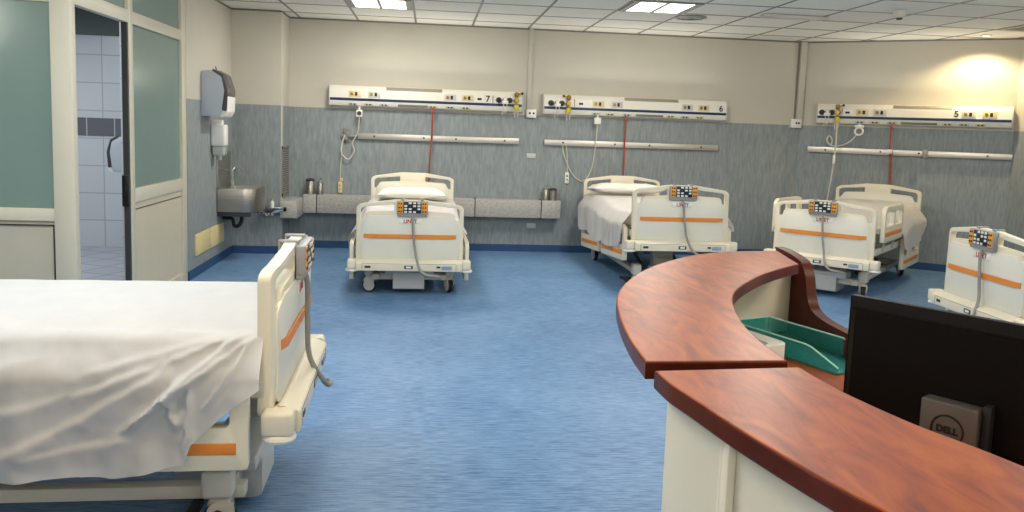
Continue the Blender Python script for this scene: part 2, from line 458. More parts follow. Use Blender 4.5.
# yellow access panels low on the left wall
for i, (y0, y1, s) in enumerate(((7.83, 8.335, 'nearer the partition'), (8.35, 8.88, 'nearer the sink'))):
    t = thing('access_panel', 'pale yellow cover plate low on the left wall, the one %s' % s, 'cover plate', T(XL + .004, y0, .2), 'yellow cover plates on the left wall')
    bm = new(); bx(bm, 0, .014, 0, y1 - y0, 0, .205, .003); pl = obj('plate', bm, 'yellowpanel', t)
    for y in (.03, y1 - y0 - .03):
        for z in (.03, .175): obj('screw', lathe(new(), [(.006, .0135), (.006, .0155)], (0, y, z), 'x', 8), 'grey', pl)

# ------------------------------------------------------------------ sink
t = thing('wash_basin', 'stainless steel wash basin with tall backplate in the left corner', 'sink', T(XL + .004, 8.62, .54))
D = .42; Wd = .50
outl = [(0, 0)] + [(D - .16 + .16 * sin(a), .16 - .16 * cos(a)) for a in [pi / 2 * k / 6 for k in range(7)]] + \
       [(D - .16 + .16 * cos(a), Wd - .16 + .16 * sin(a)) for a in [pi / 2 * k / 6 for k in range(7)]] + [(0, Wd)]
inn = [(.10 + .9 * (x - .0) * .86, .035 + y * .86) for x, y in outl]
bm = new(); plate(bm, [outl, inn], lambda a, b, d: Vector((a, b, d)), .245, .004); obj('basin', bm, 'steel', t)
bm = new()
c = Vector((.27, .25))
rings = []
for z, s in ((.235, .995), (.12, .93), (.06, .75), (.04, .2)):
    rings.append([bm.verts.new((c.x + (x - c.x) * s, c.y + (y - c.y) * s, z)) for x, y in inn])
for i in range(3):
    for k in range(len(inn)): bm.faces.new([rings[i][k], rings[i][(k + 1) % len(inn)], rings[i + 1][(k + 1) % len(inn)], rings[i + 1][k]])
bm.faces.new(rings[3]); obj('bowl', bm, 'steel', t)
bm = new(); bx(bm, 0, .012, .0, .56, .0, .62, .002); bx(bm, .01, .05, .0, .56, .236, .25, .002); obj('backplate', bm, 'steel', t)
bm = new()
lathe(bm, [(.026, 0), (.024, .05), (.016, .06)], (.10, .27, .245), 'z', 14)
tube(bm, smooth_path([(.10, .27, .3), (.105, .27, .40), (.14, .27, .455), (.19, .27, .45), (.215, .27, .41)], 6), .012, 10)
fa = obj('tap', bm, 'chrome', t)
bm = new(); tube(bm, [(.0, .06, .44), (.03, .06, .44), (.12, .03, .438)], .007, 8); lathe(bm, [(.016, 0), (.016, .02)], (.0, .06, .44), 'x', 10); obj('lever', bm, 'chrome', fa)
bm = new(); tube(bm, smooth_path([(.2, .25, .04), (.2, .25, -.10), (.17, .25, -.17), (.12, .25, -.17), (.1, .25, -.1), (.02, .25, -.09), (0.002, .25, -.09)], 5), .02, 10); obj('drain_trap', bm, 'rubber', t)
for y in (.03, .44): obj('bracket', bx(new(), 0, .34, y, y + .03, -.05, .0, .004), 'darkgrey', t)

# chrome valve arm beside the sink
t = thing('chrome_valve_arm', 'chrome pipe fitting with shelf and black knob right of the steel sink', 'pipe fitting', T(-1.83, YBK - .016, .475))
bm = new(); bx(bm, 0, .20, -.10, 0, .055, .067, .003); obj('shelf', bm, 'chrome', t)
bm = new(); tube(bm, smooth_path([(-.05, -.04, .0), (.06, -.05, -.01), (.12, -.05, .02), (.2, -.05, .035)], 5), .028, 10); lathe(bm, [(.034, 0), (.034, .03)], (.02, -.05, -.035), 'z', 14); lathe(bm, [(.034, 0), (.034, .04)], (.09, -.06, -.03), 'z', 14)
tube(bm, [(.06, 0, 0), (.06, -.06, 0)], .016, 8); obj('pipe', bm, 'chrome', t)
bm = new(); lathe(bm, [(.012, -.02), (.024, -.012), (.024, .012), (.012, .02)], (.225, -.06, .045), 'x', 12); obj('knob', bm, 'black', t)
t2 = thing('soap_bottle', 'small pale bottle on the chrome shelf right of the sink', 'bottle', T(-1.745, YBK - .07, .542))
bm = new(); lathe(bm, [(.02, 0), (.022, .05), (.012, .062), (.011, .075)], (0, 0, 0), 'z', 12); obj('body', bm, 'white', t2)
bm = new(); lathe(bm, [(.013, .075), (.013, .095), (.006, .1)], (0, 0, 0), 'z', 12); obj('cap', bm, 'grey', t2)

# vent grille on the side of the block
t = thing('vent_grille', 'tall louvred vent grille on the side of the corner block', 'vent grille', T(XBK + .004, 9.33, .66))
bm = new()
bx(bm, 0, .012, 0, .03, 0, .56); bx(bm, 0, .012, .38, .41, 0, .56); bx(bm, 0, .012, 0, .41, 0, .025); bx(bm, 0, .012, 0, .41, .535, .56)
obj('frame', bm, 'grillegrey', t)
bm = new(); bx(bm, 0, .002, .02, .39, .02, .54); obj('duct', bm, 'black', t)
bm = new()
for k in range(20):
    z = .03 + k * .0252
    bx(bm, .002, .012, .028, .382, z, z + .012)
obj('slats', bm, 'grey', t)

# ------------------------------------------------------------------ marbled ledge
t = thing('wall_ledge', 'long grey marbled ledge box running along the far wall', 'ledge', T(0, 0, .44))
YL = 9.635
xs_ = [(-1.47, -1.318), (-1.31, .554), (.562, 1.36), (1.368, 1.60)]
for i, (x0, x1) in enumerate(xs_):
    bm = new(); bx(bm, x0, x1, YL, YB - .013, 0, .215, .004); obj('ledge_section', bm, 'ledge', t)
for x in (-1.314, .558, 1.364): obj('joint_strip', bx(new(), x - .004, x + .004, YL - .002, YB - .014, -.008, .222), 'rubber', t)
bm = new(); plate(bm, [fillet([(-1.66, 9.22), (-1.474, 9.22), (-1.474, 9.80), (-1.66, 9.80)], .002)], XY(-.02), .195, .004); o = obj('corner_box', bm, 'ledge', t)
bm = new(); bx(bm, -1.645, -1.49, 9.212, 9.221, -.005, .16, .002); obj('end_plate', bm, 'ledge', o)

def canister(x, r, h, label, spout=False):
    t = thing('steel_canister', label, 'canister', T(x, 9.73, .656))
    bm = new(); lathe(bm, [(r, 0), (r, h * .8), (r * .9, h * .84)], (0, 0, 0), 'z', 18); obj('body', bm, 'steel', t)
    bm = new(); lathe(bm, [(r * 1.04, h * .82), (r * 1.04, h * .9), (r * .7, h * .97), (.008, h)], (0, 0, 0), 'z', 18); o = obj('lid', bm, 'chrome' if spout else 'darkgrey', t)
    if spout:
        bm = new(); tube(bm, smooth_path([(0, 0, h * .95), (0, -.01, h * 1.12), (.012, -.03, h * 1.18), (.02, -.055, h * 1.1)], 4), .006, 8); obj('spout', bm, 'chrome', t)
canister(-1.40, .05, .19, 'dark lidded steel canister at the left end of the ledge')
canister(-1.285, .034, .17, 'slim steel canister with spout at the left end of the ledge', True)
canister(1.425, .034, .16, 'slim steel canister with spout at the right end of the ledge', True)
canister(1.515, .046, .15, 'dark lidded steel canister at the right end of the ledge')

# ------------------------------------------------------------------ wall services
def bedhead_unit(label, mtx, Lg, digit, dpos, gas, plates, diff, low, grille, seam, blk):
    t = thing('bedhead_unit', label, 'bedhead unit', mtx, 'white bedhead service units on the walls')
    # profile (out, z); z=0 bottom .. .25
    pr = [(0, .0), (.095, .015), (.11, .055), (.115, .075), (.115, .105), (.105, .20), (.075, .25), (0, .25)]
    bm = new(); plate(bm, [fillet(pr, .008, 2)], lambda a, b, d: Vector((d, -a, b)), Lg - .02)
    bmesh.ops.translate(bm, vec=(.01, 0, 0), verts=bm.verts); obj('housing', bm, 'trunk', t)
    pr2 = [(0, -.003), (.098, .012), (.115, .055), (.119, .08), (.109, .204), (.078, .254), (0, .254)]
    for x in (0, Lg - .012): obj('end_cap', plate(new(), [pr2], lambda a, b, d, x=x: Vector((x + d, -a, b)), .012), 'lightgrey', t)
    bm = new(); bx(bm, .012, Lg - .012, -.1185, -.11, .074, .104, .001); obj('blue_stripe', bm, 'navy', t)
    def upper(x0, x1, z0, z1, m, name, out=.005, parent=t):
        # on the tilted upper front face
        bm = new(); bx(bm, x0, x1, -out, .004, z0 - .15, z1 - .15, .0015)
        o = obj(name, bm, m, parent, T(0, -.1105, .15) @ RX(-0.105)); return o
    def holes(x, z, sc=.016, pair=True, out=.008, parent=None, mt=None):
        bm = new()
        for dx in ((-.022, .024) if pair else (0,)):
            lathe(bm, [(sc, 0), (sc, -.003)], (x + dx, -out, z - .15), 'y', 10)
        return obj('socket_hole', bm, 'black', parent)
    for f in plates:
        x = f * Lg
        p = upper(x - .07, x + .07, .115, .19, 'socketcream' if (plates.index(f) % 3 == 0) else 'lightgrey', 'socket_plate')
        bm = new()
        bx(bm, x - .05, x - .02, -.0085, -.004, .135 - .15, .172 - .15, .002); lathe(bm, [(.018, -.005), (.018, -.0085)], (x - .03, 0, .0), 'y', 10)
        obj('socket_face', bm, 'brass', p)
        bm = new(); bx(bm, x + .002, x + .032, -.0085, -.004, .132 - .15, .175 - .15, .002); obj('socket_hole', bm, 'black', p)
    x = blk * Lg
    p = upper(x - .05, x + .05, .115, .185, 'white', 'data_plate'); 
    bm = new(); bx(bm, x - .025, x + .025, -.0085, -.004, -.015, .01, .002); obj('data_port', bm, 'black', p)
    # lamp lens on the sloped top
    bm = new(); bx(bm, diff[0] * Lg, diff[1] * Lg, -.004, .004, -.02, .022, .002)
    obj('lamp_lens', bm, 'lamplens', t, T(0, -.091, .226) @ RX(-.55))
    # lower face: tilted underside
    Ml = T(0, -.103, .036) @ RX(.36)
    bm = new(); bx(bm, grille[0] * Lg, grille[1] * Lg, -.0045, .004, -.014, .014, .002); obj('lower_grille', bm, 'grillegrey', t, Ml)
    for f in low:
        bm = new(); bx(bm, f * Lg - .055, f * Lg + .055, -.005, .004, -.014, .014, .002)
        p = obj('socket_plate', bm, 'socketcream' if low.index(f) % 2 else 'lightgrey', t, Ml)
        bm = new()
        for dx in (-.02, .02): bx(bm, f * Lg + dx - .011, f * Lg + dx + .011, -.008, -.003, -.008, .008, .002)
        obj('socket_hole', bm, 'black', p)
    # gas outlets
    for i, f in enumerate(gas):
        bm = new(); lathe(bm, [(.034, .0), (.034, -.02), (.022, -.022), (.02, -.03)], (f * Lg, -.108, .145), 'y', 14)
        obj('gas_outlet', bm, 'black' if i % 2 == 0 else 'grey', t)
    bm = new(); bx(bm, seam * Lg - .002, seam * Lg + .002, -.1195, -.1, .0 + .07, .2); obj('joint_strip', bm, 'darkgrey', t)
    me = text_mesh(digit, .105, .001, 'black', 'number_lettering', .0012)
    obj('number_lettering', me, None, t, T(dpos * Lg, -.1185, .152) @ RX(-.105))
    return t

U7 = T(-1.19, YB - .006, 1.70); U6 = T(1.35, YB - .006, 1.69)
a5 = atan2(W5D.y, W5D.x)
def onW5(s, z, out=.006):
    n = Vector((W5D.y, -W5D.x)); 
    p = W5A + W5D * s + n * out
    return T(p.x, p.y, z) @ RZ(a5)
U5 = onW5(.20, 1.70)
L7 = 2.29; L6 = 2.29; L5 = 2.08
bedhead_unit('leftmost bedhead service unit, above the far left bed', U7, L7, '7', .815, (.873, .905, .93), (.13, .23, .62, .71), (.29, .577), (.12, .2, .28, .53, .62, .7), (.35, .505), .842, .772)
bedhead_unit('middle bedhead service unit, above the far middle bed', U6, L6, '6', .965, (.04, .072, .098), (.295, .395, .78, .87), (.435, .73), (.285, .36, .45, .69, .77, .85), (.5, .65), .165, .2)
bedhead_unit('rightmost bedhead service unit, on the angled wall above the far right bed', U5, L5, '5', .73, (.03, .062, .086), (.25, .345, .79, .89), (.41, .71), (.24, .32, .41, .69, .77, .85), (.455, .64), .14, .17)

def regulator(label, mtx, parentless=True, flip=1):
    t = thing('gas_regulator', label, 'gas regulator', mtx, 'yellow gas regulators on the bedhead units')
    bm = new(); lathe(bm, [(.03, 0), (.036, -.03), (.03, -.05)], (0, 0, .0), 'y', 14); lathe(bm, [(.022, -.05), (.022, -.075)], (0, 0, 0), 'y', 12); obj('body', bm, 'brass', t)
    bm = new(); lathe(bm, [(.032, -.04), (.032, .005), (.018, .02)], (0, -.04, -.07), 'z', 14); obj('humidifier_cap', bm, 'yellow', t)
    bm = new(); lathe(bm, [(.02, 0), (.028, .02), (.028, .05), (.012, .06)], (0, -.035, .04), 'z', 12); tube(bm, [(0, -.035, .075), (.06 * flip, -.04, .085)], .008, 6); obj('valve', bm, 'brass', t)
    bm = new(); lathe(bm, [(.014, -.012), (.014, .012)], (.065 * flip, -.04, .087), 'x', 10); obj('knob', bm, 'black', t)
    bm = new(); tube(bm, smooth_path([(-.018, -.04, -.108), (-.022, -.045, -.16), (-.015, -.045, -.2)], 4), .005, 6); tube(bm, smooth_path([(.014, -.04, -.108), (.02, -.045, -.15), (.014, -.045, -.19)], 4), .005, 6); obj('tube', bm, 'cablewhite', t)
    return t
def suction(label, mtx):
    t = thing('suction_connector', label, 'suction connector', mtx, 'white suction connectors on the bedhead units')
    bm = new(); bx(bm, -.035, .035, -.06, 0, -.045, -.005, .006); lathe(bm, [(.018, 0), (.018, -.04)], (0, 0, .012), 'y', 12); obj('body', bm, 'white', t)
    bm = new(); tube(bm, smooth_path([(-.02, -.04, -.044), (-.015, -.045, -.1), (-.04, -.045, -.17)], 4), .005, 6); tube(bm, smooth_path([(.02, -.04, -.044), (.022, -.045, -.1), (.0, -.045, -.15)], 4), .005, 6); obj('tube', bm, 'cablewhite', t)
suction('white suction connector at the right end of the leftmost bedhead unit', U7 @ T(.905 * L7, -.128, .145))
regulator('yellow gas regulator at the right end of the leftmost bedhead unit', U7 @ T(.965 * L7, -.107, .145), flip=1)
suction('white suction connector at the left end of the middle bedhead unit', U6 @ T(.072 * L6, -.128, .145))
regulator('yellow gas regulator at the left end of the middle bedhead unit', U6 @ T(.132 * L6, -.107, .145), flip=-1)
suction('white suction connector on the rightmost bedhead unit', U5 @ T(.062 * L5, -.128, .145))
regulator('yellow gas regulator on the rightmost bedhead unit', U5 @ T(.117 * L5, -.107, .145), flip=1)

def rail(label, mtx, Lg, holes, clamp=None):
    t = thing('equipment_rail', label, 'equipment rail', mtx, 'steel equipment rails under the bedhead units')
    bm = new(); bx(bm, 0, Lg, -.045, -.035, -.034, .034, .002); o = obj('bar', bm, 'alu', t)
    bm = new()
    for f in holes: lathe(bm, [(.012, -.045), (.012, -.0475)], (f * Lg, 0, .002), 'y', 10)
    obj('screw', bm, 'darkgrey', o)
    bm = new()
    for f in holes: lathe(bm, [(.015, .0), (.015, -.036)], (f * Lg, 0, 0), 'y', 10)
    obj('standoff', bm, 'grey', t)
    if clamp is not None:
        bm = new(); bx(bm, clamp * Lg - .03, clamp * Lg + .03, -.07, -.034, -.05, .05, .004); lathe(bm, [(.014, 0), (.014, -.03)], (clamp * Lg, -.07, 0), 'y', 10); obj('rail_clamp', bm, 'grey', t)
    return t
rail('steel rail on the far wall behind the far left bed', T(-.855, YB - .004, 1.36), 1.93, (.1, .405, .605, .91), None)
rail('steel rail on the far wall behind the far middle bed', T(1.39, YB - .004, 1.36), 2.19, (.105, .4, .6, .9))
rail('steel rail on the angled wall behind the far right bed', onW5(.115, 1.385, .004), 2.2, (.095, .38, .57, .89), .6)
t = thing('rail_clamp', 'grey clamp holding cords at the left end of the far left rail', 'clamp', T(-.99, YB - .004, 1.36))
bm = new(); bx(bm, -.035, .035, -.03, 0, -.075, .085, .004); obj('plate', bm, 'grillegrey', t)
bm = new(); lathe(bm, [(.02, -.03), (.02, -.06)], (0.02, 0, .03), 'y', 10); lathe(bm, [(.02, -.03), (.02, -.06)], (-.01, 0, -.03), 'y', 10); bx(bm, -.06, .13, -.045, -.03, -.012, .012, .002); obj('hook', bm, 'grey', t)

# hand sets, cords and plugs
def P7(x, z, out=.02): return (x, YB - out, z)
def handset(label, mtx, m='socketcream', dark=False):
    t = thing('call_handset', label, 'call handset', mtx, 'nurse call handsets hanging on cords')
    bm = new(); bx(bm, -.026, .026, -.03, 0, -.14, 0, .012, 3); obj('body', bm, m, t)
    bm = new(); lathe(bm, [(.012, -.028), (.01, -.035)], (0, 0, -.045), 'y', 10); obj('button', bm, 'black' if dark else 'orange', t)
    bm = new(); lathe(bm, [(.01, -.028), (.009, -.034)], (0, 0, -.09), 'y', 10); obj('button', bm, 'black' if dark else 'orange', t)
    return t
h = handset('cream call handset hanging left of the far left bed', T(-1.06, YB - .006, .81)); bm = new(); bx(bm, -.008, .034, -.034, -.004, 0, .04, .008); obj('hook', bm, 'socketcream', h)
bm = new(); tube(bm, smooth_path([P7(-1.02, 1.33, .04), P7(-1.045, 1.2, .03), P7(-1.055, .95, .03), P7(-1.06, .81, .03)], 6), .006, 6)
obj('cord', bm, 'cablewhite', h, h.matrix_basis.inverted())
t = thing('wall_plug', 'white plug with a looping cable under the leftmost bedhead unit', 'plug', T(-.835, YB - .115, 1.70))
bm = new(); bx(bm, -.035, .035, -.03, .01, -.115, -.03, .008); lathe(bm, [(.012, -.05), (.012, .0)], (0, -.01, .01), 'z', 8); pl = obj('body', bm, 'white', t)
bm = new(); lathe(bm, [(.026, -.03), (.026, -.034), (.012, -.034), (.012, -.036)], (0, 0, -.072), 'y', 14); obj('face', bm, 'darkgrey', pl)
bm = new(); tube(bm, smooth_path([(.0, -.005, -.115), (-.02, .03, -.3), (-.08, .045, -.42), (-.06, .05, -.52), (-.13, .05, -.62), (-.21, .05, -.54), (-.2, .05, -.42), (-.17, .04, -.33)], 6), .007, 6); obj('cable', bm, 'cablewhite', t)

h = handset('white call handset hanging left of the far middle bed', T(1.69, YB - .006, 1.0), 'white', True)
bm = new(); tube(bm, smooth_path([P7(1.655, 1.345, .055), P7(1.68, 1.2, .03), P7(1.69, 1.0, .03)], 6), .006, 6)
obj('cord', bm, 'cablewhite', h, h.matrix_basis.inverted())
t = thing('wall_plug', 'white plug with a long looping cable under the middle bedhead unit', 'plug', T(2.02, YB - .115, 1.70))
bm = new(); bx(bm, -.04, .04, -.03, .01, -.10, -.02, .006); lathe(bm, [(.012, -.04), (.012, .01)], (0, -.01, .01), 'z', 8); obj('body', bm, 'white', t)
bm = new(); tube(bm, smooth_path([(.0, -.005, -.10), (.0, .03, -.3), (-.02, .08, -.6), (-.08, .085, -.76), (-.16, .085, -.8), (-.28, .085, -.7), (-.39, .07, -.46), (-.40, .045, -.35)], 6), .006, 6); obj('cable', bm, 'cablewhite', t)

# cords under unit 5
t = thing('wall_plug', 'white ring shaped plug with draped cable under the rightmost bedhead unit', 'plug', U5 @ T(.24 * L5, -.10, .0))
bm = new()
tube(bm, [(.045 * cos(2 * pi * k / 16), -.02, -.075 + .045 * sin(2 * pi * k / 16)) for k in range(17)], .011, 8, False); bx(bm, -.05, .05, -.03, .01, -.03, 0, .006); lathe(bm, [(.012, -.02), (.012, .02)], (0, -.01, .0), 'z', 8); obj('body', bm, 'white', t)
bm = new(); tube(bm, smooth_path([(-.02, -.02, -.11), (-.08, -.0, -.19), (-.18, .02, -.25), (-.30, .03, -.26), (-.36, .03, -.2), (-.34, .03, -.14), (-.30, .03, -.19), (-.31, .03, -.26)], 6), .009, 6); obj('cable', bm, 'cablewhite', t)
t = thing('drip_line', 'long pale line hanging from the regulator behind the far right bed', 'tube', U5 @ T(.117 * L5, -.15, 0))
bm = new(); tube(bm, smooth_path([(0, -.0, .02), (.01, 0, -.2), (-.0, 0, -.45), (-.02, .02, -.7), (-.045, .02, -.95)], 6), .009, 6); obj('line', bm, 'cablewhite', t)
bm = new(); lathe(bm, [(.012, -.06), (.017, -.04), (.017, .03), (.01, .05)], (.0, 0, -.42), 'z', 10); obj('joint', bm, 'white', t)

def red_cord(label, mtx, pts, coil=None):
    t = thing('red_power_cord', label, 'power cord', mtx, 'red power cords under the bedhead units')
    bm = new(); bx(bm, -.017, .017, -.02, .015, -.04, .0, .005); lathe(bm, [(.012, -.02), (.012, .02)], (0, 0, .0), 'z', 8); obj('plug', bm, 'redtube', t)
    bm = new()
    tube(bm, smooth_path(pts, 6), .010, 8)
    if coil:
        x0, y0, z0, z1, x1 = coil
        n = 330
        tube(bm, [(x0 + (x1 - x0) * k / n + .017 * cos(k * .5), y0 + .017 * sin(k * .5), z0 + (z1 - z0) * k / n) for k in range(n)], .0055, 6)
    obj('cord', bm, 'redtube', t)
    return t
red_cord('straight red cord dropping behind the far left bed', U7 @ T(.53 * L7, -.11, .0), [(0, 0, -.04), (.0, .01, -.2), (-.005, .03, -.33), (-.02, .03, -.6), (-.035, .06, -.95), (-.1, .06, -1.2)])
red_cord('straight red cord dropping behind the far middle bed', U6 @ T(.447 * L6, -.11, .0), [(0, 0, -.04), (.0, .01, -.2), (.005, .03, -.33), (.01, .03, -.6), (.01, .06, -.95), (.05, .06, -1.2)])
r5 = red_cord('red coiled cord hanging behind the far right bed', U5 @ T(.41 * L5, -.11, .0), [(0, 0, -.04), (.0, .0, -.15), (.0, .0, -.28)], (.015, .0, -.30, -.95, .05))
bm = new(); bx(bm, -.03, .03, -.03, .0, -.33, -.28, .008); obj('tie', bm, 'white', r5)

# sockets, conduits on the far wall
def plate_thing(name, label, cat, mtx, w, h, d, m, holes):
    t = thing(name, label, cat, mtx)
    bm = new(); bx(bm, -w / 2, w / 2, -d, 0, -h / 2, h / 2, .004); p = obj('cover', bm, m, t)
    if holes:
        bm = new()
        for x in holes: lathe(bm, [(.013, -d), (.013, -d - .002)], (x, 0, .005), 'y', 10)
        obj('socket_hole', bm, 'black', p)
    return t
plate_thing('wall_socket', 'white double socket box on the far wall between two bedhead units', 'socket', T(1.217, YB - .004, 1.70), .12, .10, .05, 'white', (-.02, .025))
plate_thing('blank_plate', 'small blank white plate on the far wall below the socket box', 'wall plate', T(1.238, YB - .004, 1.187), .11, .06, .012, 'lightgrey', None)
plate_thing('blank_plate', 'small blank grey plate under the ledge close to the floor', 'wall plate', T(1.27, YB - .004, .325), .11, .06, .012, 'lightgrey', None)
plate_thing('wall_socket', 'white double socket box in the corner below the wide conduit', 'socket', T(4.575, YB - .004, 1.70), .135, .11, .05, 'white', (.0, .03))
tag(obj('cable_conduit', bx(new(), 1.16, 1.215, YB - .02, YB, 1.75, ZC - .005, .003), 'plaster'), 'narrow painted conduit running up the far wall between two bedhead units', 'conduit')
t = thing('cable_conduit', 'wide painted conduit rising in the corner left of the angled wall', 'conduit', T(4.565, YB, 1.755))
obj('duct', bx(new(), .01, .085, -.05, 0, 0, ZC - 1.765, .003), 'plaster', t)
obj('cable', bx(new(), -.012, .008, -.012, 0, -.01, ZC - 1.765, .002), 'grillegrey', t)

# ------------------------------------------------------------------ ceiling fittings
def cell(i, j):   # tile cell: lower corner x index, row index from the far wall
    return GX + G * i, GY - G * (j + 1)
LIGHTS = []
def ceiling_light(i, j, label, power=34, col=(1, .955, .88)):
    x, y = cell(i, j)
    t = thing('ceiling_light', label, 'ceiling light', T(x, y, ZC - .004), 'recessed ceiling lights')
    bm = new(); g = G
    bx(bm, .012, .075, .012, g - .012, -.010, .001); bx(bm, g - .075, g - .012, .012, g - .012, -.010, .001)
    bx(bm, .07, g - .07, .012, .03, -.010, .001); bx(bm, .07, g - .07, g - .03, g - .012, -.010, .001); bx(bm, g / 2 - .014, g / 2 + .014, .03, g - .03, -.010, .001)
    obj('frame', bm, 'grillegrey', t)
    for a, b in ((.075, g / 2 - .014), (g / 2 + .014, g - .075)):
        bm = new(); bx(bm, a, b, .03, g - .03, -.005, .0005); obj('diffuser', bm, 'diffuser', t)
    la = bpy.data.lights.new('light', 'AREA'); la.shape = 'SQUARE'; la.size = .5; la.energy = power; la.color = col
    lo = bpy.data.objects.new('light', la); COL.objects.link(lo); lo.location = (x + g / 2, y + g / 2, ZC - .03)
m = mat('fluorescent_diffuser', (250, 246, 236), 0.6, rgb2=(226, 222, 210), scale=(14, 14, 14), emit=((255, 246, 228), 2.6)); M['diffuser'] = m
LW = (1, .93, .83); LC = (.93, .97, 1.0)
ceiling_light(1, 1, 'square ceiling light cut off by the frame top above the far left bed', 40, LW)
ceiling_light(5, 2, 'square ceiling light wholly in view beside the round diffuser', 40, LW)
for x, y, p in ((-.5, 4.9, 30), (2.2, 5.0, 30), (4.9, 4.9, 30), (-.5, 2.0, 44), (2.2, 1.6, 44), (4.9, 1.6, 40), (-3.9, 3.2, 44), (-3.9, -.5, 40), (-.7, -1.2, 62), (2.2, -1.6, 40), (4.9, -1.6, 40)):  # unseen point lights without fixtures, added to lift ceiling and walls
    la = bpy.data.lights.new('fill_point', 'POINT'); la.energy = p; la.color = (1, .92, .80) if y > 2.5 else (1, .86, .68); la.shadow_soft_size = .2
    lo = bpy.data.objects.new('fill_point', la); COL.objects.link(lo); lo.location = (x, y, 2.3)
for x, y, p in ((-1.7, 3.3, 42), (-.4, 4.9, 16), (2.0, 3.8, 12), (4.6, 4.6, 24)):  # cool overhead fill with no fixture, added to brighten bed sheets and floor
    la = bpy.data.lights.new('cool_fill', 'AREA'); la.shape = 'SQUARE'; la.size = 1.2; la.energy = p; la.color = (.77, .89, 1)
    lo = bpy.data.objects.new('cool_fill', la); COL.objects.link(lo); lo.location = (x, y, ZC - .03)
# upward fill added above the bedhead units to brighten the ceiling; their lenses are unlit
for U_, L_, e_ in ((U7, L7, 7), (U6, L6, 7), (U5, L5, 6)):
    la = bpy.data.lights.new('ceiling_fill', 'AREA'); la.shape = 'RECTANGLE'; la.size = L_ * .8; la.size_y = .05; la.energy = e_; la.color = (1, .95, .86)
    lo = bpy.data.objects.new('ceiling_fill', la); COL.objects.link(lo); lo.matrix_world = U_ @ T(L_ / 2, -.14, .27) @ RX(pi + .85)
t = thing('round_diffuser', 'dark round air diffuser in the ceiling right of the whole ceiling light', 'air diffuser', T(2.64, 8.24, ZC - .004))
bm = new()
for r0, r1, z in ((.165, .13, -.004), (.12, .085, -.009), (.075, .04, -.013)): lathe(bm, [(r0, 0), (r0, z), (r1, z - .008), (r1, 0)], (0, 0, 0), 'z', 28)
obj('rings', bm, 'grillegrey', t)
bm = new(); lathe(bm, [(.14, .0), (.14, -.003)], (0, 0, 0), 'z', 28); obj('duct', bm, 'black', t)
t = thing('round_diffuser', 'dark round air diffuser at the frame top left of the cut off light', 'air diffuser', T(-1.0, 8.05, ZC - .004))
bm = new()
for r0, r1, z in ((.165, .13, -.004), (.12, .085, -.009), (.075, .04, -.013)): lathe(bm, [(r0, 0), (r0, z), (r1, z - .008), (r1, 0)], (0, 0, 0), 'z', 28)
obj('rings', bm, 'grillegrey', t)
bm = new(); lathe(bm, [(.14, .0), (.14, -.003)], (0, 0, 0), 'z', 28); obj('duct', bm, 'black', t)
t = thing('emergency_light', 'long pale strip fitting on the ceiling right of the round diffuser', 'strip light', T(3.55, 7.80, ZC - .004))
bm = new(); bx(bm, -.33, .33, -.06, .06, -.022, 0, .004); obj('tray', bm, 'smokewhite', t)
bm = new(); bx(bm, -.24, .24, -.045, .045, -.032, -.02, .006); obj('cover', bm, 'lightgrey', t)
t = thing('smoke_detector', 'white smoke detector hanging from the ceiling at upper right', 'smoke detector', T(4.27, 7.17, ZC - .004))
bm = new(); lathe(bm, [(.062, 0), (.06, -.02), (.048, -.06), (.03, -.066)], (0, 0, 0), 'z', 20); obj('body', bm, 'smokewhite', t)
bm = new(); lathe(bm, [(.03, -.064), (.024, -.082), (.01, -.085)], (0, 0, 0), 'z', 16); obj('sensor', bm, 'darkgrey', t)
x, y = cell(11, 2)
t = thing('air_return_grille', 'square slatted grille in the ceiling close to the angled wall', 'vent grille', T(x, y, ZC - .004))
bm = new(); bx(bm, .012, G - .012, .012, .04, -.008, .001); bx(bm, .012, G - .012, G - .04, G - .012, -.008, .001); bx(bm, .012, .04, .04, G - .04, -.008, .001); bx(bm, G - .04, G - .012, .04, G - .04, -.008, .001); obj('frame', bm, 'smokewhite', t)
bm = new()
for k in range(14): bx(bm, .04, G - .04, .05 + k * .042, .075 + k * .042, -.006, .0)
obj('slats', bm, 'grillegrey', t)
# warm recessed spotlight washing the wall above unit 5
pw = W5A + W5D * 1.93 + Vector((W5D.y, -W5D.x)) * .34
t = thing('recessed_downlight', 'small warm recessed spotlight in the ceiling above the angled wall', 'downlight', T(pw.x, pw.y, ZC - .004))
bm = new(); lathe(bm, [(.06, .0), (.06, -.006), (.045, -.008), (.045, 0)], (0, 0, 0), 'z', 20); obj('ring', bm, 'smokewhite', t)
bm = new(); lathe(bm, [(.043, .0), (.043, -.004)], (0, 0, 0), 'z', 20); M['warmlamp'] = mat('warm_lamp', (255, 226, 160), .5, emit=((255, 214, 140), 6)); obj('lamp', bm, 'warmlamp', t)
la = bpy.data.lights.new('spot', 'SPOT'); la.energy = 88; la.color = (1, .76, .42); la.spot_size = radians(140); la.spot_blend = .5; la.shadow_soft_size = .04
lo = bpy.data.objects.new('spot', la); COL.objects.link(lo); lo.location = (pw.x, pw.y, ZC - .02)
lo.rotation_euler = (0, 0, 0)

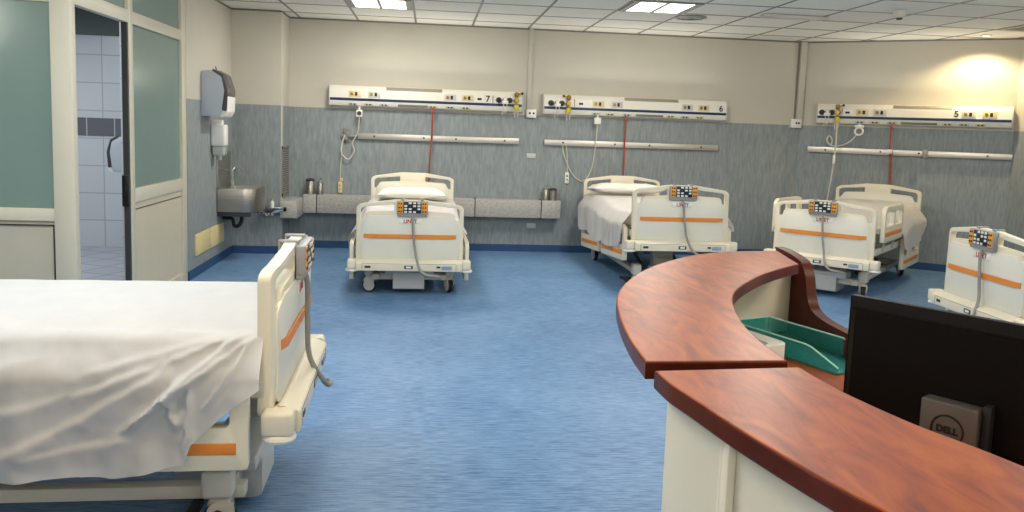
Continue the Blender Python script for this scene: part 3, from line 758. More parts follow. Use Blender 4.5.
# ------------------------------------------------------------------ beds
BED = {}
def board_loops(w, zb, zr, zt, slot=True):
    outer = fillet([(-w, zb), (w, zb), (w, zr - .012), (w - .04, zr + .012), (.17, zt - .006), (.13, zt), (-.13, zt), (-.17, zt - .006), (-w + .04, zr + .012), (-w, zr - .012)],
                   [.02, .02, .035, .05, .03, .02, .02, .03, .05, .035])
    hole = [(-w + .036, zr - .125), (-w + .074, zr - .125), (-w + .085, zr - .072), (-w + .112, zr - .056), (-.142, zr - .044), (-.142, zr + .012), (-w + .062, zr - .014), (-w + .036, zr - .034)]
    hl = fillet(hole, [.012, .012, .02, .02, .008, .008, .03, .02], 3)
    hr = [(-x, z) for x, z in hl][::-1]
    return [outer, hl, hr]

W_ = .468
bm = new(); plate(bm, board_loops(W_, .30, .808, .862), XZ(-.028), .044, .010); BED['footboard'] = mesh(bm, 'footboard', 'cream')
bm = new(); plate(bm, [fillet([(-.425, .335), (.425, .335), (.425, .665), (.365, .722), (-.365, .722), (-.425, .665)], .02)], XZ(-.034), .012, .004); BED['board_panel'] = mesh(bm, 'board_panel', 'paneltone')
for me_ in (BED['footboard'], BED['board_panel']):
    for v_ in me_.vertices: v_.co.y += .3 * max(0, abs(v_.co.x) - .35)
bm = new(); plate(bm, [[(-.403, -.0206), (-.35, -.0365), (.35, -.0365), (.403, -.0206), (.403, -.012), (.35, -.03), (-.35, -.03), (-.403, -.012)]], XY(.522), .036); BED['stripe'] = mesh(bm, 'orange_stripe', 'orange')
bm = new(); plate(bm, [fillet([(-.02, .338), (-.034, .338), (-.088, .318), (-.094, .308), (-.094, .243), (.03, .243), (.03, .30)], .006, 2)], lambda a, b, d: Vector((-.458 + d, a, b)), .916, 0); BED['ledge'] = mesh(bm, 'bumper_ledge', 'cream')
bm = new(); bx(bm, -.41, -.405, -.0952, -.09, .25, .30); bx(bm, .405, .41, -.0952, -.09, .25, .30); bx(bm, -.41, .41, -.0952, -.093, .306, .309); BED['seam'] = mesh(bm, 'ledge_seam', 'grey')
BED['icon'] = [mesh(bx(new(), *b, .001), 'symbol_plate', 'darkgrey') for b in ((-.385, -.335, -.0965, -.09, .268, .288), (-.045, .03, -.0965, -.09, .263, .293), (.235, .27, -.0965, -.09, .273, .29))]
bm = new(); bx(bm, .28, .37, -.0965, -.09, .258, .292, .001); BED['label'] = mesh(bm, 'symbol_plate', 'blueicon')
bm = new(); bx(bm, -.03, .015, -.0975, -.096, .27, .286); BED['icon2'] = mesh(bm, 'symbol', 'white')
def bumper(s):
    bm = new(); a, b = sorted((s * .456, s * .538)); bx(bm, a, b, -.08, .03, .252, .337, .016, 3); return mesh(bm, 'corner_bumper', 'cream')
def roller(s):
    bm = new(); lathe(bm, [(.035, .0), (.055, .004), (.058, .012), (.055, .022), (.04, .026)], (s * .496, -.028, .228), 'z', 20); return mesh(bm, 'bumper_roller', 'white')
BED['bumper'] = {s: (bumper(s), roller(s)) for s in (-1, 1)}
BED['brand'] = text_mesh('LINET', .046, .0006, 'red', 'brand_lettering', .0014)
bm = new(); bx(bm, -.095, .095, -.0368, -.03, .655, .695, .002); BED['brandplate'] = mesh(bm, 'brand_plate', 'white')
HB = 2.17
bm = new(); plate(bm, board_loops(W_, .42, .915, .972), XZ(HB), .046, .010); BED['headboard'] = mesh(bm, 'headboard', 'cream')
bm = new(); plate(bm, [fillet([(-.41, .45), (.41, .45), (.41, .80), (.36, .845), (-.36, .845), (-.41, .80)], .02)], XZ(HB - .006), .012, .004); BED['headpanel'] = mesh(bm, 'board_panel', 'paneltone')
bm = new(); bx(bm, -.30, .30, HB - .005, HB + .06, .28, .44, .006); BED['headbracket'] = mesh(bm, 'board_bracket', 'cream_dark')
# platform
bm = new()
for s in (-1, 1): bx(bm, s * .45 - .025, s * .45 + .025, .03, HB, .37, .43, .006)
for v in (.05, .55, 1.05, 1.55, 2.12): bx(bm, -.43, .43, v - .025, v + .025, .375, .425, .004)
BED['platform'] = mesh(bm, 'mattress_platform', 'cream_dark')
bm = new(); bx(bm, -.42, .42, .06, 2.14, .425, .452, .006); BED['deck'] = mesh(bm, 'platform_deck', 'lightgrey')
# base
bm = new()
for s in (-1, 1): bx(bm, s * .30 - .03, s * .30 + .03, .12, 1.98, .125, .175, .006)
for v in (.20, 1.95): bx(bm, -.38, .38, v - .035, v + .035, .12, .178, .006)
BED['base'] = mesh(bm, 'base_frame', 'cream_dark')
bm = new()
plate(bm, [fillet([(.09, .05), (.12, .04), (.40, .04), (.42, .06), (.42, .20), (.36, .235), (.12, .235), (.09, .2)], .02)], lambda a, b, d: Vector((-.145 + d, a, b)), .28, .008)
bx(bm, -.22, .22, .10, .3, .178, .236, .01)
BED['cover'] = mesh(bm, 'base_cover', 'lightgrey')
bm = new(); bx(bm, -.1, .1, .5, .62, .16, .38, .01); bx(bm, -.08, .08, .48, .64, .16, .28, .01); BED['col'] = mesh(bm, 'lift_column', 'cream_dark')
bm = new(); bx(bm, -.1, .1, 1.5, 1.62, .16, .38, .01); bx(bm, -.08, .08, 1.48, 1.64, .16, .28, .01); BED['col2'] = mesh(bm, 'lift_column', 'cream_dark')
bm = new()
for s in (-1, 1): tube(bm, [(s * .2, .6, .18), (s * .2, 1.1, .36)], .02, 8); tube(bm, [(s * .2, 1.55, .18), (s * .2, 1.05, .36)], .02, 8)
bx(bm, -.22, .22, 1.03, 1.12, .33, .375, .005)
BED['arm'] = mesh(bm, 'lift_arm', 'darkgrey')
# caster
bm = new(); lathe(bm, [(.03, -.018), (.055, -.02), (.063, -.012), (.063, .012), (.055, .02), (.03, .018)], (0, 0, .0635), 'x', 24); BED['wheel'] = mesh(bm, 'wheel', 'rubber')
bm = new(); lathe(bm, [(.05, -.0225), (.05, .0225)], (0, 0, .0635), 'x', 20); BED['hub'] = mesh(bm, 'wheel_cover', 'lightgrey')
bm = new(); 
pr = fillet([(-.05, .09), (-.045, .135), (.03, .14), (.05, .11), (.02, .05), (-.02, .05)], .015)
for x in (-.036, .026): plate(bm, [pr], lambda a, b, d, x=x: Vector((x + d, a, b)), .01)
bx(bm, -.03, .03, -.03, .02, .12, .142, .004); BED['fork'] = mesh(bm, 'caster', 'cream_dark')
BED['ccover'] = {s: mesh(bx(new(), s * .36 - .042, s * .36 + .042, .15, .262, .15, .262, .02, 3), 'caster_cover', 'cream_dark') for s in (-1, 1)}
# pedal
def pedal(s):
    bm = new(); tube(bm, smooth_path([(s * .36, -.0 + .10, .10), (s * .43, .10, .085), (s * .44, .2, .095), (s * .44, .34, .08)], 5), [.022] * 6 + [.02] * 5 + [.016] * 5, 8)
    bx(bm, min(s * .30, s * .42), max(s * .30, s * .42), .16, .2, .09, .115, .006)
    return mesh(bm, 'brake_pedal', 'rubber')
def pedtip(s):
    bm = new(); bx(bm, s * .43 - .024, s * .43 + .024, .055, .13, .076, .108, .01, 2); return mesh(bm, 'pedal_tip', 'red')
BED['pedal'] = {s: (pedal(s), pedtip(s)) for s in (-1, 1)}
# side guards: local a = along v, b = z
def guard(v0, v1, z0, z1):
    o = fillet([(v0, z0), (v1, z0), (v1, z1 - .03), (v1 - .08, z1), (v0 + .06, z1), (v0, z1 - .04)], [.02, .02, .06, .06, .05, .04])
    vm = (v0 + v1) / 2
    h1 = fillet([(v0 + .06, z0 + .15), (vm - .03, z0 + .15), (vm - .03, z1 - .05), (v0 + .07, z1 - .05)], .025)
    h2 = fillet([(vm + .03, z0 + .15), (v1 - .07, z0 + .15), (v1 - .09, z1 - .05), (vm + .03, z1 - .05)], .025)
    return [o, h1, h2]
def guard_mesh(s, v0, v1, dz=0):
    bm = new(); u = s * .492
    plate(bm, guard(v0, v1, .135 + dz, .475 + dz), lambda a, b, d: Vector((u + s * d, a, b)), .036, .008)
    return mesh(bm, 'side_guard', 'cream')
def gstripe(s, v0, v1, dz=0):
    bm = new(); u = s * .53; bx(bm, min(u - s * .006, u), max(u - s * .006, u), v0 + .04, v1 - .05, .19 + dz, .232 + dz, .001); return mesh(bm, 'orange_stripe', 'orange')
def garm(s, v0, v1, dz=0):
    bm = new()
    for v in (v0 + .2, v1 - .2):
        tube(bm, smooth_path([(s * .47, v, .40), (s * .482, v + .02, .36 + dz * .3), (s * .485, v + .03, .28 + dz * .7), (s * .487, v + .03, .2 + dz)], 4), .018, 8)
    return mesh(bm, 'guard_arm', 'grey')
SEG = {'foot': (.07, .98), 'head': (1.1, 1.98)}
G_ = {}
def get_guard(s, seg, up):
    k = (s, seg, up)
    if k not in G_:
        v0, v1 = SEG[seg]; dz = .36 if up else 0
        if up: v0, v1 = .10, .93
        G_[k] = (guard_mesh(s, v0, v1, dz), gstripe(s, v0, v1, dz), garm(s, v0, v1, dz))
    return G_[k]
# control panel hanging on the footboard
CP = {}
bm = new(); bx(bm, -.135, .135, -.038, .0, -.055, .06, .008); bx(bm, -.13, .13, -.03, .0, -.075, -.05, .006); CP['box'] = mesh(bm, 'housing', 'grey')
bm = new(); bx(bm, -.078, .078, -.0405, -.036, -.045, .054, .002); CP['pad'] = mesh(bm, 'keypad', 'keyblue')
CP['side'] = {s: mesh(bx(new(), min(s * .08, s * .128), max(s * .08, s * .128), -.0402, -.036, -.047, .055, .002), 'amber_strip', 'keyyellow') for s in (-1, 1)}
bm = new(); bx(bm, -.0125, .0125, -.0435, -.04, -.008, .008, .002); CP['key'] = mesh(bm, 'key', 'keywhite')
bm = new(); bx(bm, -.011, .011, -.0435, -.04, -.008, .008, .002); CP['key2'] = mesh(bm, 'key', 'keyblue')
CP['hook'] = {s: mesh(bx(bx(new(), s * .085 - .015, s * .085 + .015, -.01, .07, .064, .076, .004), s * .085 - .015, s * .085 + .015, .062, .07, .03, .076, .002), 'hook', 'grey') for s in (-1, 1)}
bm = new(); tube(bm, smooth_path([(.0, -.02, -.07), (.005, -.03, -.12), (.015, -.03, -.26), (.04, -.035, -.42), (.075, -.085, -.53), (.13, -.105, -.575), (.21, -.105, -.585), (.26, -.07, -.60)], 8), .011, 8); CP['cable'] = mesh(bm, 'cable', 'cable')

def sheet_mesh(v0, v1, dl, dr, zt, rise=None, seed=0, bulge=None, wr=.006, hang=.014, w=.455, crease=None, n=150, nh=22):
    """draped sheet; dl, dr: functions of v giving the hang length on the left/right side"""
    bm = new(); ntp = 26; rows = []
    zt0 = zt
    for i in range(n + 1):
        v = v0 + (v1 - v0) * i / n
        zt = zt0 + (rise(v) if rise else 0)
        row = []
        def pt(side, t, L):
            s = t * L
            fold = noise.noise((v * 5.3 + seed, side * 3.1, s * .8)) * .6 + noise.noise((v * 12 + seed * 2, side, s * 1.2)) * .35
            e_ = min(1, s / .17); out = hang * e_ * e_ * (3 - 2 * e_) + max(0, .05 * min(1, s / .4) * (fold + .3)) + .004
            z = zt - s
            if crease and side < 0:
                out += crease(v, s)
            r = .03
            if s < r * 1.57:
                a = s / r; return Vector((side * (w - r + r * sin(a) + out * sin(a)), v, zt - r + r * cos(a)))
            return Vector((side * (w + max(out, .004)), max(v + .02 * fold * s, v0), zt - r - (s - r * 1.57)))
        for k in range(nh): row.append(pt(-1, 1 - k / nh, max(dl(v), .02)))
        for k in range(ntp + 1):
            u = -(w - .03) + 2 * (w - .03) * k / ntp
            z = zt + wr * (noise.noise((u * 4 + seed, v * 2.2, 0)) + .6 * noise.noise((u * 9, v * 7 + seed, 3)))
            if bulge: z += bulge(u, v)
            row.append(Vector((u, v, z)))
        for k in range(1, nh + 1): row.append(pt(1, k / nh, max(dr(v), .02)))
        rows.append([bm.verts.new(p) for p in row])
    for i in range(n):
        for k in range(len(rows[0]) - 1):
            bm.faces.new([rows[i][k], rows[i][k + 1], rows[i + 1][k + 1], rows[i + 1][k]])
    r = bmesh.ops.solidify(bm, geom=list(bm.faces), thickness=.003)
    return mesh(bm, 'bed_sheet', 'sheet', 80)

def pillow_mesh(w=.34, l=.2, h=.12):
    bm = new(); n = 18; g = {}
    for sgn in (1, -1):
        for i in range(n + 1):
            for j in range(n + 1):
                a = -1 + 2 * i / n; b = -1 + 2 * j / n
                e = max(0, (1 - a ** 4) * (1 - b ** 4)) ** .5
                x = a * w * (1 - .06 * (1 - b * b)); y = b * l * (1 - .06 * (1 - a * a))
                z = sgn * h / 2 * e + .006 * noise.noise((x * 14, y * 14, sgn)) * e
                if sgn < 0: z *= .75
                k = (i, j, sgn if 0 < i < n and 0 < j < n else 0)
                if k not in g: g[k] = bm.verts.new((x, y, z))
    for sgn in (1, -1):
        gv = lambda i, j: g[(i, j, sgn if 0 < i < n and 0 < j < n else 0)]
        for i in range(n):
            for j in range(n):
                bm.faces.new([gv(i, j), gv(i + 1, j), gv(i + 1, j + 1), gv(i, j + 1)])
    return mesh(bm, 'pillow', 'pillow', 80)
PILLOW = pillow_mesh()
def sstep(a, b, x):
    t = max(0, min(1, (x - a) / (b - a))); return t * t * (3 - 2 * t)
def mattress_mesh(rise):
    bm = new(); pr = fillet([(-.432, .453), (.432, .453), (.432, .584), (-.432, .584)], .03, 3); rows = []
    n = 40
    for i in range(n + 1):
        v = .05 + 2.09 * i / n; rows.append([bm.verts.new((u, v, z + rise(v))) for u, z in pr])
    for i in range(n):
        for k in range(len(pr)): bm.faces.new([rows[i][k], rows[i][(k + 1) % len(pr)], rows[i + 1][(k + 1) % len(pr)], rows[i + 1][k]])
    bm.faces.new(rows[0]); bm.faces.new(rows[-1][::-1])
    return mesh(bm, 'mattress', 'mattress')

def make_bed(key, x, y, th, hf, hh, label, short, guards, rise, sheet_args=None, pillow=None, wheel_rot=(0, 0, 0, 0), tail='', up_dx=0):
    B = T(x, y, 0) @ RZ(-th)
    U = T(0, 0, hf) @ RX(atan2(hh - hf, 2.2))
    t = thing('hospital_bed', label, 'hospital bed', B, 'cream hospital beds')
    P = lambda n, me, m=None, par=t: obj(n, me, None, par, m)
    fb = P('footboard', BED['footboard'], U)
    P('board_panel', BED['board_panel'], None, fb); P('orange_stripe', BED['stripe'], None, fb); P('bumper_ledge', BED['ledge'], None, fb)
    P('ledge_seam', BED['seam'], None, fb); [P('symbol_plate', q_, None, fb) for q_ in BED['icon']]; P('label_plate', BED['label'], None, fb); P('symbol', BED['icon2'], None, fb)
    P('brand_plate', BED['brandplate'], None, fb); P('brand_lettering', BED['brand'], T(0, -.0372, .675), fb)
    for s in (-1, 1):
        P('corner_bumper', BED['bumper'][s][0], None, fb); P('bumper_roller', BED['bumper'][s][1], None, fb)
    hb = P('headboard', BED['headboard'], U); P('board_panel', BED['headpanel'], None, hb); P('board_bracket', BED['headbracket'], None, hb)
    pl = P('mattress_platform', BED['platform'], U); P('platform_deck', BED['deck'], None, pl)
    P('base_frame', BED['base']); P('base_cover', BED['cover']); P('lift_column', BED['col'], T(0, 0, 0) @ Matrix.Diagonal((1, 1, 1, 1))); P('lift_column', BED['col2'])
    P('lift_arm', BED['arm'])
    if hf > .05:
        bm = new(); bx(bm, -.06, .06, .52, .60, .36, .40 + hf * .85, .004); P('lift_piston', mesh(bm, 'lift_piston', 'steel'))
        bm = new(); bx(bm, -.06, .06, 1.52, 1.60, .36, .40 + (hf + (hh - hf) * .7) * .85, .004); P('lift_piston', mesh(bm, 'lift_piston', 'steel'))
    for k, (u, v) in enumerate(((-.36, .20), (.36, .20), (-.36, 1.95), (.36, 1.95))):
        c = P('caster', BED['fork'], T(u, v, 0) @ RZ(wheel_rot[k])); P('wheel', BED['wheel'], None, c); P('wheel_cover', BED['hub'], None, c)
    for s in (-1, 1):
        P('caster_cover', BED['ccover'][s])
        if key not in '16': continue
        p = P('brake_pedal', BED['pedal'][s][0], T(0, .11, 0))
        if key == '1': P('pedal_tip', BED['pedal'][s][1], None, p)
    for s, seg, up in guards:
        g = get_guard(s, seg, up)
        o = P('side_guard', g[0], U); P('orange_stripe', g[1], None, o); P('guard_arm', g[2], None, o)
    # things lying on or hanging from the bed
    mt = tag(obj('mattress', mattress_mesh(rise), None, None, B @ U), 'beige mattress under the sheet of ' + short, 'mattress')
    if sheet_args:
        me = sheet_mesh(rise=rise, **sheet_args[0])
        tag(obj('bed_sheet', me, None, None, B @ U), sheet_args[1], 'bed sheet')
    if pillow:
        tag(obj('pillow', PILLOW, None, None, B @ U @ pillow[0]), pillow[1], 'pillow')
    c = thing('control_panel', 'keypad control panel hanging on the footboard of ' + short, 'control panel', B @ U @ T(up_dx, -.03, .795), 'bed control panels')
    obj('housing', CP['box'], None, c); kp = obj('keypad', CP['pad'], None, c); am = {s: obj('amber_strip', CP['side'][s], None, c) for s in (-1, 1)}; [obj('hook', CP['hook'][s], None, c) for s in (-1, 1)]; obj('cable', CP['cable'], None, c)
    for r_ in range(4):
        for q in range(4):
            if (r_ + q) % 5 != 3: obj('key', CP['key'], None, kp, T(-.057 + q * .038, 0, -.034 + r_ * .026))
    for r_ in range(3):
        for q in (-.114, -.094, .094, .114): obj('key', CP['key2'], None, am[-1 if q < 0 else 1], T(q, 0, -.03 + r_ * .034) @ Matrix.Diagonal((.6, 1, .8, 1)))
    return t

def step(v, pts):
    if v <= pts[0][0]: return pts[0][1]
    for (a, b), (c, d) in zip(pts, pts[1:]):
        if v <= c: return b + (d - b) * (v - a) / (c - a)
    return pts[-1][1]

low = lambda *k: [(s, seg, False) for s, seg in k]
ALL = low((-1, 'foot'), (-1, 'head'), (1, 'foot'), (1, 'head'))
# bed 7
make_bed('7', -.154, 7.07, radians(-.8), 0, 0, 'far left hospital bed, foot end to the camera, in front of the ledge', 'the far left bed', ALL, lambda v: .07 * sstep(1.0, 1.7, v),
         (dict(v0=.06, v1=2.13, zt=.612, seed=2, hang=.095, dl=lambda v: step(v, [(.06, .05), (.22, .07), (.34, .27), (.9, .30), (1.2, .24), (1.5, .1), (2.1, .06)]), dr=lambda v: .07 + .03 * sin(v * 3),
               bulge=lambda u, v: .0), 'white sheet with a loose left corner on the far left bed'),
         (T(0, 1.90, .755) @ Matrix.Diagonal((1.12, 1, 1.1, 1)), 'white pillow at the head of the far left bed'), (1.45, .35, .2, .1), up_dx=.015)
# bed 6
make_bed('6', 2.372, 7.30, radians(-1.2), .178, .02, 'far middle hospital bed, raised at the foot, behind the reception desk', 'the far middle bed', ALL, lambda v: .12 * sstep(.5, 1.6, v),
         (dict(v0=.06, v1=2.13, zt=.612, seed=9, hang=.085, dl=lambda v: step(v, [(.06, .05), (.10, .30), (.2, .36), (.5, .40), (.8, .38), (.95, .42), (1.4, .43), (2.05, .40), (2.13, .2)]) + .012 * sin(v * 11), dr=lambda v: .2), 'white sheet hanging low on the left side of the far middle bed'),
         (T(-.04, 1.88, .81) @ Matrix.Diagonal((1.26, 1.1, 1.2, 1)), 'white pillow at the head of the far middle bed'), (1.3, .4, .1, .1))
# bed 5
make_bed('5', 3.781, 7.344, radians(42.3), .07, .04, 'far right hospital bed with raised side guards before the angled wall', 'the far right bed', [(-1, 'foot', True), (1, 'foot', True), (1, 'head', False), (-1, 'head', False)], lambda v: .12 * sstep(.7, 1.5, v),
         (dict(v0=.06, v1=2.13, zt=.615, seed=4, hang=.09, dl=lambda v: .1, dr=lambda v: step(v, [(.06, .05), (.9, .08), (1.0, .30), (1.15, .42), (1.5, .40), (1.9, .34), (2.13, .2)]),
               bulge=lambda u, v: .05 * sstep(1.3, 1.7, v) * max(0, 1 - (abs(u) / .46) ** 6)), 'white sheet falling over the right side of the far right bed'),
         None, (.3, .3, .1, .5))
# bed 4 (right edge)
make_bed('4', 3.859, 5.158, radians(93.1), .076, .076, 'hospital bed cut off by the right edge of the picture, behind the monitor', 'the bed cut off at right', ALL, lambda v: 0,
         (dict(v0=.06, v1=2.13, zt=.612, seed=12, dl=lambda v: .12, dr=lambda v: .12), 'white sheet on the bed cut off by the right edge'), None, (.2, .4, .2, .1), up_dx=.02)
# bed 1 (foreground left)
CR = ((.10, .015, .445, .30, .016, .026), (.29, .16, .44, .31, .014, .030), (.356, .14, .63, .31, .022, .022), (.63, .31, .95, .47, .03, .018), (.37, .11, .60, .21, .016, .015),
      (.06, .03, .27, .17, .012, .018), (.26, .20, .272, .42, .012, .020), (.085, .008, .56, .13, .014, .012), (.07, .05, .20, .24, .012, .016), (.34, .20, .30, .32, .012, .018),
      (.75, .10, 1.25, .20, .025, .010), (.65, .22, 1.1, .33, .03, .012), (.9, .05, 1.5, .12, .02, .008), (.45, .36, .75, .42, .02, .012), (.12, .02, .33, .10, .010, .014))
def crease1(v, s):
    o = 0
    for (v0, s0, v1, s1, wd, am) in CR:
        d = Vector((v1 - v0, s1 - s0)); q = Vector((v - v0, s - s0)); tt = q.dot(d) / d.length_squared
        if -.15 < tt < 1.15:
            side = (q.x * d.y - q.y * d.x) / d.length
            side += .012 * noise.noise((tt * 4 + v0 * 9, s0 * 7, 1))
            e = max(0, min(1, (tt + .15) * 4)) * max(0, min(1, (1.15 - tt) * 4))
            k = wd * (.55 if side > 0 else 1.5)
            o += am * e * math.exp(-(side / k) ** 2)
    return o + .006 * noise.noise((v * 7, s * 11, 5)) + .004 * noise.noise((v * 16, s * 20, 9))
make_bed('1', -.536, 3.248, radians(-91.5), .183, .183, 'hospital bed in the left foreground with a sheet draped over its side', 'the foreground bed', ALL, lambda v: 0,
         (dict(n=380, nh=60, v0=.03, v1=2.13, zt=.602, seed=21, hang=.085, wr=.004, dl=lambda v: step(v, [(.03, .19), (.10, .235), (.14, .27), (.25, .385), (.275, .455), (.37, .47), (.6, .49), (2.2, .50)]) + .006 * sin(v * 17), dr=lambda v: .35 + .03 * sin(v * 5), crease=crease1),
          'large creased white sheet draped over the near side of the foreground bed'), None, (.2, 1.2, .3, .1))

# ------------------------------------------------------------------ reception desk
Zt = 1.08
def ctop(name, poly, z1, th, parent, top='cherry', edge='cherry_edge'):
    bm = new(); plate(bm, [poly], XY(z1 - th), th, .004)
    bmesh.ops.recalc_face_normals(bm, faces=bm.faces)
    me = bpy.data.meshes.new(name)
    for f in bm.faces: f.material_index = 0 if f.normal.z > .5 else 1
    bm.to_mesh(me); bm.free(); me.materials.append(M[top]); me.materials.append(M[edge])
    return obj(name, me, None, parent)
def s2(pts, n=6): return [(p.x, p.y) for p in smooth_path([(x, y, 0) for x, y in pts], n)]
rd = thing('reception_desk', 'curved reception desk with cherry wood counter tops and white front', 'reception desk', T(0, 0, 0))
near_o = [(.427, 1.425), (.432, 1.346), (.448, 1.265), (.468, 1.156), (.485, 1.082), (.504, 1.009), (.524, .939), (.558, .847), (.62, .72), (.71, .58), (.84, .38)]
near_i = [(1.02, .66), (.91, .83), (.845, .95), (.806, 1.06), (.769, 1.153), (.737, 1.287), (.726, 1.38), (.722, 1.452)]
ctop('counter_top', s2(near_o) + s2(near_i), Zt - .006, .036, rd)
far_o = [(.419, 1.461), (.428, 1.618), (.458, 1.845), (.508, 2.077), (.60, 2.31), (.745, 2.56), (.955, 2.80), (1.15, 2.915), (1.345, 2.955)]
far_i = [(1.285, 2.645), (1.16, 2.53), (1.04, 2.40), (.895, 2.20), (.812, 2.033), (.745, 1.807), (.715, 1.626), (.707, 1.472)]
ctop('counter_top', s2(far_o) + s2(far_i), Zt, .036, rd)
# white outer wall under the counters
def ribbon(pts, th, z0, z1, inward):
    """vertical wall following pts, thickness towards the inside"""
    bm = new(); n = len(pts); A = []; 
    for i, p in enumerate(pts):
        d = (Vector(pts[min(i + 1, n - 1)]) - Vector(pts[max(i - 1, 0)])).normalized(); nn = Vector((d.y, -d.x)) * inward
        q = Vector(p) + nn * th
        A.append([bm.verts.new((p[0], p[1], z0)), bm.verts.new((p[0], p[1], z1)), bm.verts.new((q.x, q.y, z1)), bm.verts.new((q.x, q.y, z0))])
    for i in range(n - 1):
        for k in range(4): bm.faces.new([A[i][k], A[i][(k + 1) % 4], A[i + 1][(k + 1) % 4], A[i + 1][k]])
    bm.faces.new(A[0]); bm.faces.new(A[-1][::-1])
    return bm
wall_near = s2([(.455, 1.425), (.460, 1.346), (.475, 1.265), (.495, 1.156), (.512, 1.082), (.532, 1.009), (.553, .939), (.588, .847), (.65, .72), (.74, .58), (.865, .40)])
obj('front_panel', ribbon(wall_near, .03, 0, Zt - .042, -1), 'counterwhite', rd)
wall_far = s2([(.545, 1.44), (.585, 1.62), (.635, 1.845), (.71, 2.06), (.78, 2.25), (.88, 2.44), (1.03, 2.70), (1.20, 2.82), (1.352, 2.885)])
obj('front_panel', ribbon(wall_far, .03, 0, Zt - .036, 1), 'counterwhite', rd)
bm = new()
bx(bm, .476, .492, 1.17, 1.20, 0, Zt - .042, .006)
bx(bm, .478, .492, 1.202, 1.214, 0, Zt - .042, .004)
bx(bm, .565, .59, .845, .885, 0, Zt - .042, .006)
obj('cover_strip', bm, 'counterwhite', rd)
# lower desk surface
Zd = .79
desk = s2([(.49, 1.30), (.592, 1.47), (.632, 1.62), (.682, 1.845), (.742, 2.06), (.81, 2.24), (.91, 2.42), (1.05, 2.675), (1.2, 2.785), (1.345, 2.85)], 4) + [(1.375, 2.75), (1.42, 2.2), (1.55, 1.95), (1.75, 1.6), (2.1, 1.15), (2.2, .9), (1.4, .42), (.92, .40)] + s2([(.86, .43), (.72, .62), (.64, .77), (.59, .9), (.55, 1.0), (.52, 1.1), (.50, 1.2)], 3)
ctop('desk_top', desk, Zd, .03, rd)
# end panel with the S curved top
def endp(a, b, d):   # a: distance along panel from the far end, b: z
    o = Vector((1.352, 2.965)); dr = Vector((.06, -.76)).normalized(); n = Vector((-dr.y, dr.x))
    p = o + dr * a + n * d
    return Vector((p.x, p.y, b))
top = [(-.02, 1.086), (.05, 1.082), (.13, 1.071), (.18, 1.055), (.212, 1.012), (.231, .95), (.262, .905), (.335, .882), (.49, .872), (.80, .86)]
tp = s2(top, 4)
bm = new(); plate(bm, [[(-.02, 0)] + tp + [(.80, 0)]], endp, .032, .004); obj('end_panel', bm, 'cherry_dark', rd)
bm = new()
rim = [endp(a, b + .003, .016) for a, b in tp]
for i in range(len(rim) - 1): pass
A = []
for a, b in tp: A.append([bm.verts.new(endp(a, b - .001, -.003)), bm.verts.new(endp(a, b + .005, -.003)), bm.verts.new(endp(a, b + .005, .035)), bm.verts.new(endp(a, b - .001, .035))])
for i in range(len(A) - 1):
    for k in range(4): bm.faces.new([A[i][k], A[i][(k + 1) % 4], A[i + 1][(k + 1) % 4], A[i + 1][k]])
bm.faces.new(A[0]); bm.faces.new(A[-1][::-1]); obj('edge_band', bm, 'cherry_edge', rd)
# cabinets carrying the desk
bm = new(); bx(bm, 1.0, 1.34, 2.3, 2.66, 0, Zd - .032, .004); bx(bm, .95, 1.35, .62, .9, 0, Zd - .032, .004); bx(bm, 1.7, 1.74, 1.0, 1.5, 0, Zd - .032, .004); obj('desk_support', bm, 'counterwhite', rd)

# teal acrylic tray
TA = Vector((1.262, 2.80)); TB = Vector((1.075, 2.50))
ex = (Vector((1.372, 2.45)) - TA).normalized(); ang = atan2(ex.y, ex.x)
t = thing('letter_tray', 'translucent teal document tray on the lower desk inside the reception counter', 'document tray', T(1.262, 2.80, Zd + .002) @ RZ(ang + .10))
LT, WT, HT, wl = .46, .19, .064, .004      # local x along the panel side, -y... tray extends to -y
bm = new(); bx(bm, 0, LT, -WT, 0, 0, wl, .001); obj('tray_base', bm, 'acrylic', t)
bm = new(); plate(bm, [fillet([(0, wl), (LT, wl), (LT, .02), (LT - .12, HT), (0, HT)], [0, 0, .008, .03, .01])], XZ(-wl), wl, .001); obj('tray_wall', bm, 'acrylic', t)
bm = new(); plate(bm, [fillet([(0, wl), (LT, wl), (LT, .02), (LT - .12, HT), (0, HT)], [0, 0, .008, .03, .01])], XZ(-WT), wl, .001); obj('tray_wall', bm, 'acrylic', t)
bm = new(); bx(bm, 0, wl, -WT + wl, -wl, wl, HT, .001); obj('tray_wall', bm, 'acrylic', t)
bm = new()
tube(bm, [(.0, -.002, HT), (LT - .13, -.002, HT), (LT - .105, -.002, HT - .004), (LT, -.002, .02)], .0032, 6); tube(bm, [(0, -WT + .002, HT), (LT - .13, -WT + .002, HT), (LT - .105, -WT + .002, HT - .004), (LT, -WT + .002, .02)], .0032, 6); tube(bm, [(0, 0, HT), (0, -WT, HT)], .0032, 6)
obj('tray_rim', bm, 'acrylic_rim', t)
# white device beside the tray
t = thing('desk_device', 'white rounded device half hidden by the inner counter edge beside the teal tray', 'desk device', T(1.035, 2.47, Zd + .001) @ RZ(radians(22)))
bm = new(); plate(bm, [fillet([(-.11, -.12), (.08, -.12), (.08, .12), (-.11, .12)], .05, 6)], XY(0), .075, .03); obj('housing', bm, 'white', t)
bm = new(); plate(bm, [fillet([(-.085, -.10), (.01, -.10), (.01, .10), (-.085, .10)], .02, 4)], XY(.073), .005, .002); obj('panel', bm, 'grey', t)

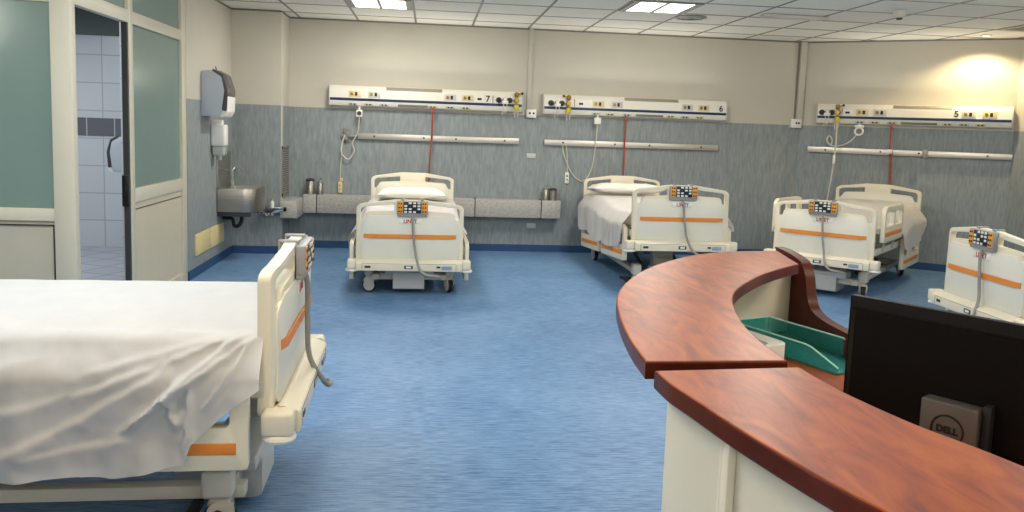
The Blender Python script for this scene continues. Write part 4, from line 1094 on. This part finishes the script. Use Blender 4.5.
# ------------------------------------------------------------------ monitor (seen from behind)
mA = Vector((1.072, 1.91)); md = Vector((.20, -.28)).normalized()
ma = atan2(md.y, md.x)
mn = thing('computer_monitor', 'black computer monitor seen from behind on the reception desk', 'monitor', T(mA.x, mA.y, Zd + .002) @ RZ(ma))
WM, Z0, Z1 = .54, .02, .332
# local: x along the screen, -y is towards the camera side (back of the monitor)
bm = new(); plate(bm, [fillet([(0, Z0), (WM, Z0), (WM, Z1), (0, Z1)], .006)], XZ(0), .022, .003); bz = obj('screen_shell', bm, 'monframe', mn)
bm = new()
vs = [[bm.verts.new(p) for p in q] for q in (
    [(.004, 0, Z0 + .004), (WM - .004, 0, Z0 + .004), (WM - .004, 0, Z1 - .03), (.004, 0, Z1 - .03)],
    [(.02, -.012, Z0 + .02), (WM - .02, -.012, Z0 + .02), (WM - .02, -.012, Z1 - .036), (.02, -.012, Z1 - .036)])]
for k in range(4): bm.faces.new([vs[0][k], vs[0][(k + 1) % 4], vs[1][(k + 1) % 4], vs[1][k]])
bm.faces.new(vs[1]); bm.faces.new(vs[0][::-1]); obj('back_cover', bm, 'monframe', mn)
bm = new(); bx(bm, .012, WM - .012, .0215, .024, Z0 + .014, Z1 - .012); obj('display', bm, 'black_gloss', mn)
bm = new(); bx(bm, .21, .334, -.055, -.01, .0 + .01, .135, .006); st = obj('stand', bm, 'monstand', mn)
bm = new(); bx(bm, .336, .354, -.04, -.012, .03, .145, .004); obj('stand_bracket', bm, 'rubber', st)
bm = new(); bx(bm, .11, .36, -.13, .09, .0, .018, .008, 3); obj('stand_foot', bm, 'monstand', mn)
bm = new(); tube(bm, [(.272 + .034 * cos(2 * pi * k / 32), -.0558, .073 + .034 * sin(2 * pi * k / 32)) for k in range(33)], .0022, 6, False); obj('logo_ring', bm, 'logo', st)
obj('logo_lettering', text_mesh('DELL', .021, .0006, 'logo', 'logo_lettering', .0012), None, st, T(.272, -.0556, .073))

# ------------------------------------------------------------------ world and view
wd = bpy.data.worlds.new('world'); SC.world = wd; wd.use_nodes = True
wd.node_tree.nodes['Background'].inputs['Color'].default_value = (.6, .65, .7, 1); wd.node_tree.nodes['Background'].inputs['Strength'].default_value = .3
# bathroom light
la = bpy.data.lights.new('bathroom_lamp', 'AREA'); la.size = .5; la.energy = 42; la.color = (.93, .97, 1)
lo = bpy.data.objects.new('bathroom_lamp', la); COL.objects.link(lo); lo.location = (-3.9, 7.6, ZC - .06)

SC.view_settings.view_transform = 'Standard'; SC.view_settings.look = 'None'; SC.view_settings.exposure = 0.0; SC.view_settings.gamma = 1.0
SC.view_settings.use_curve_mapping = False
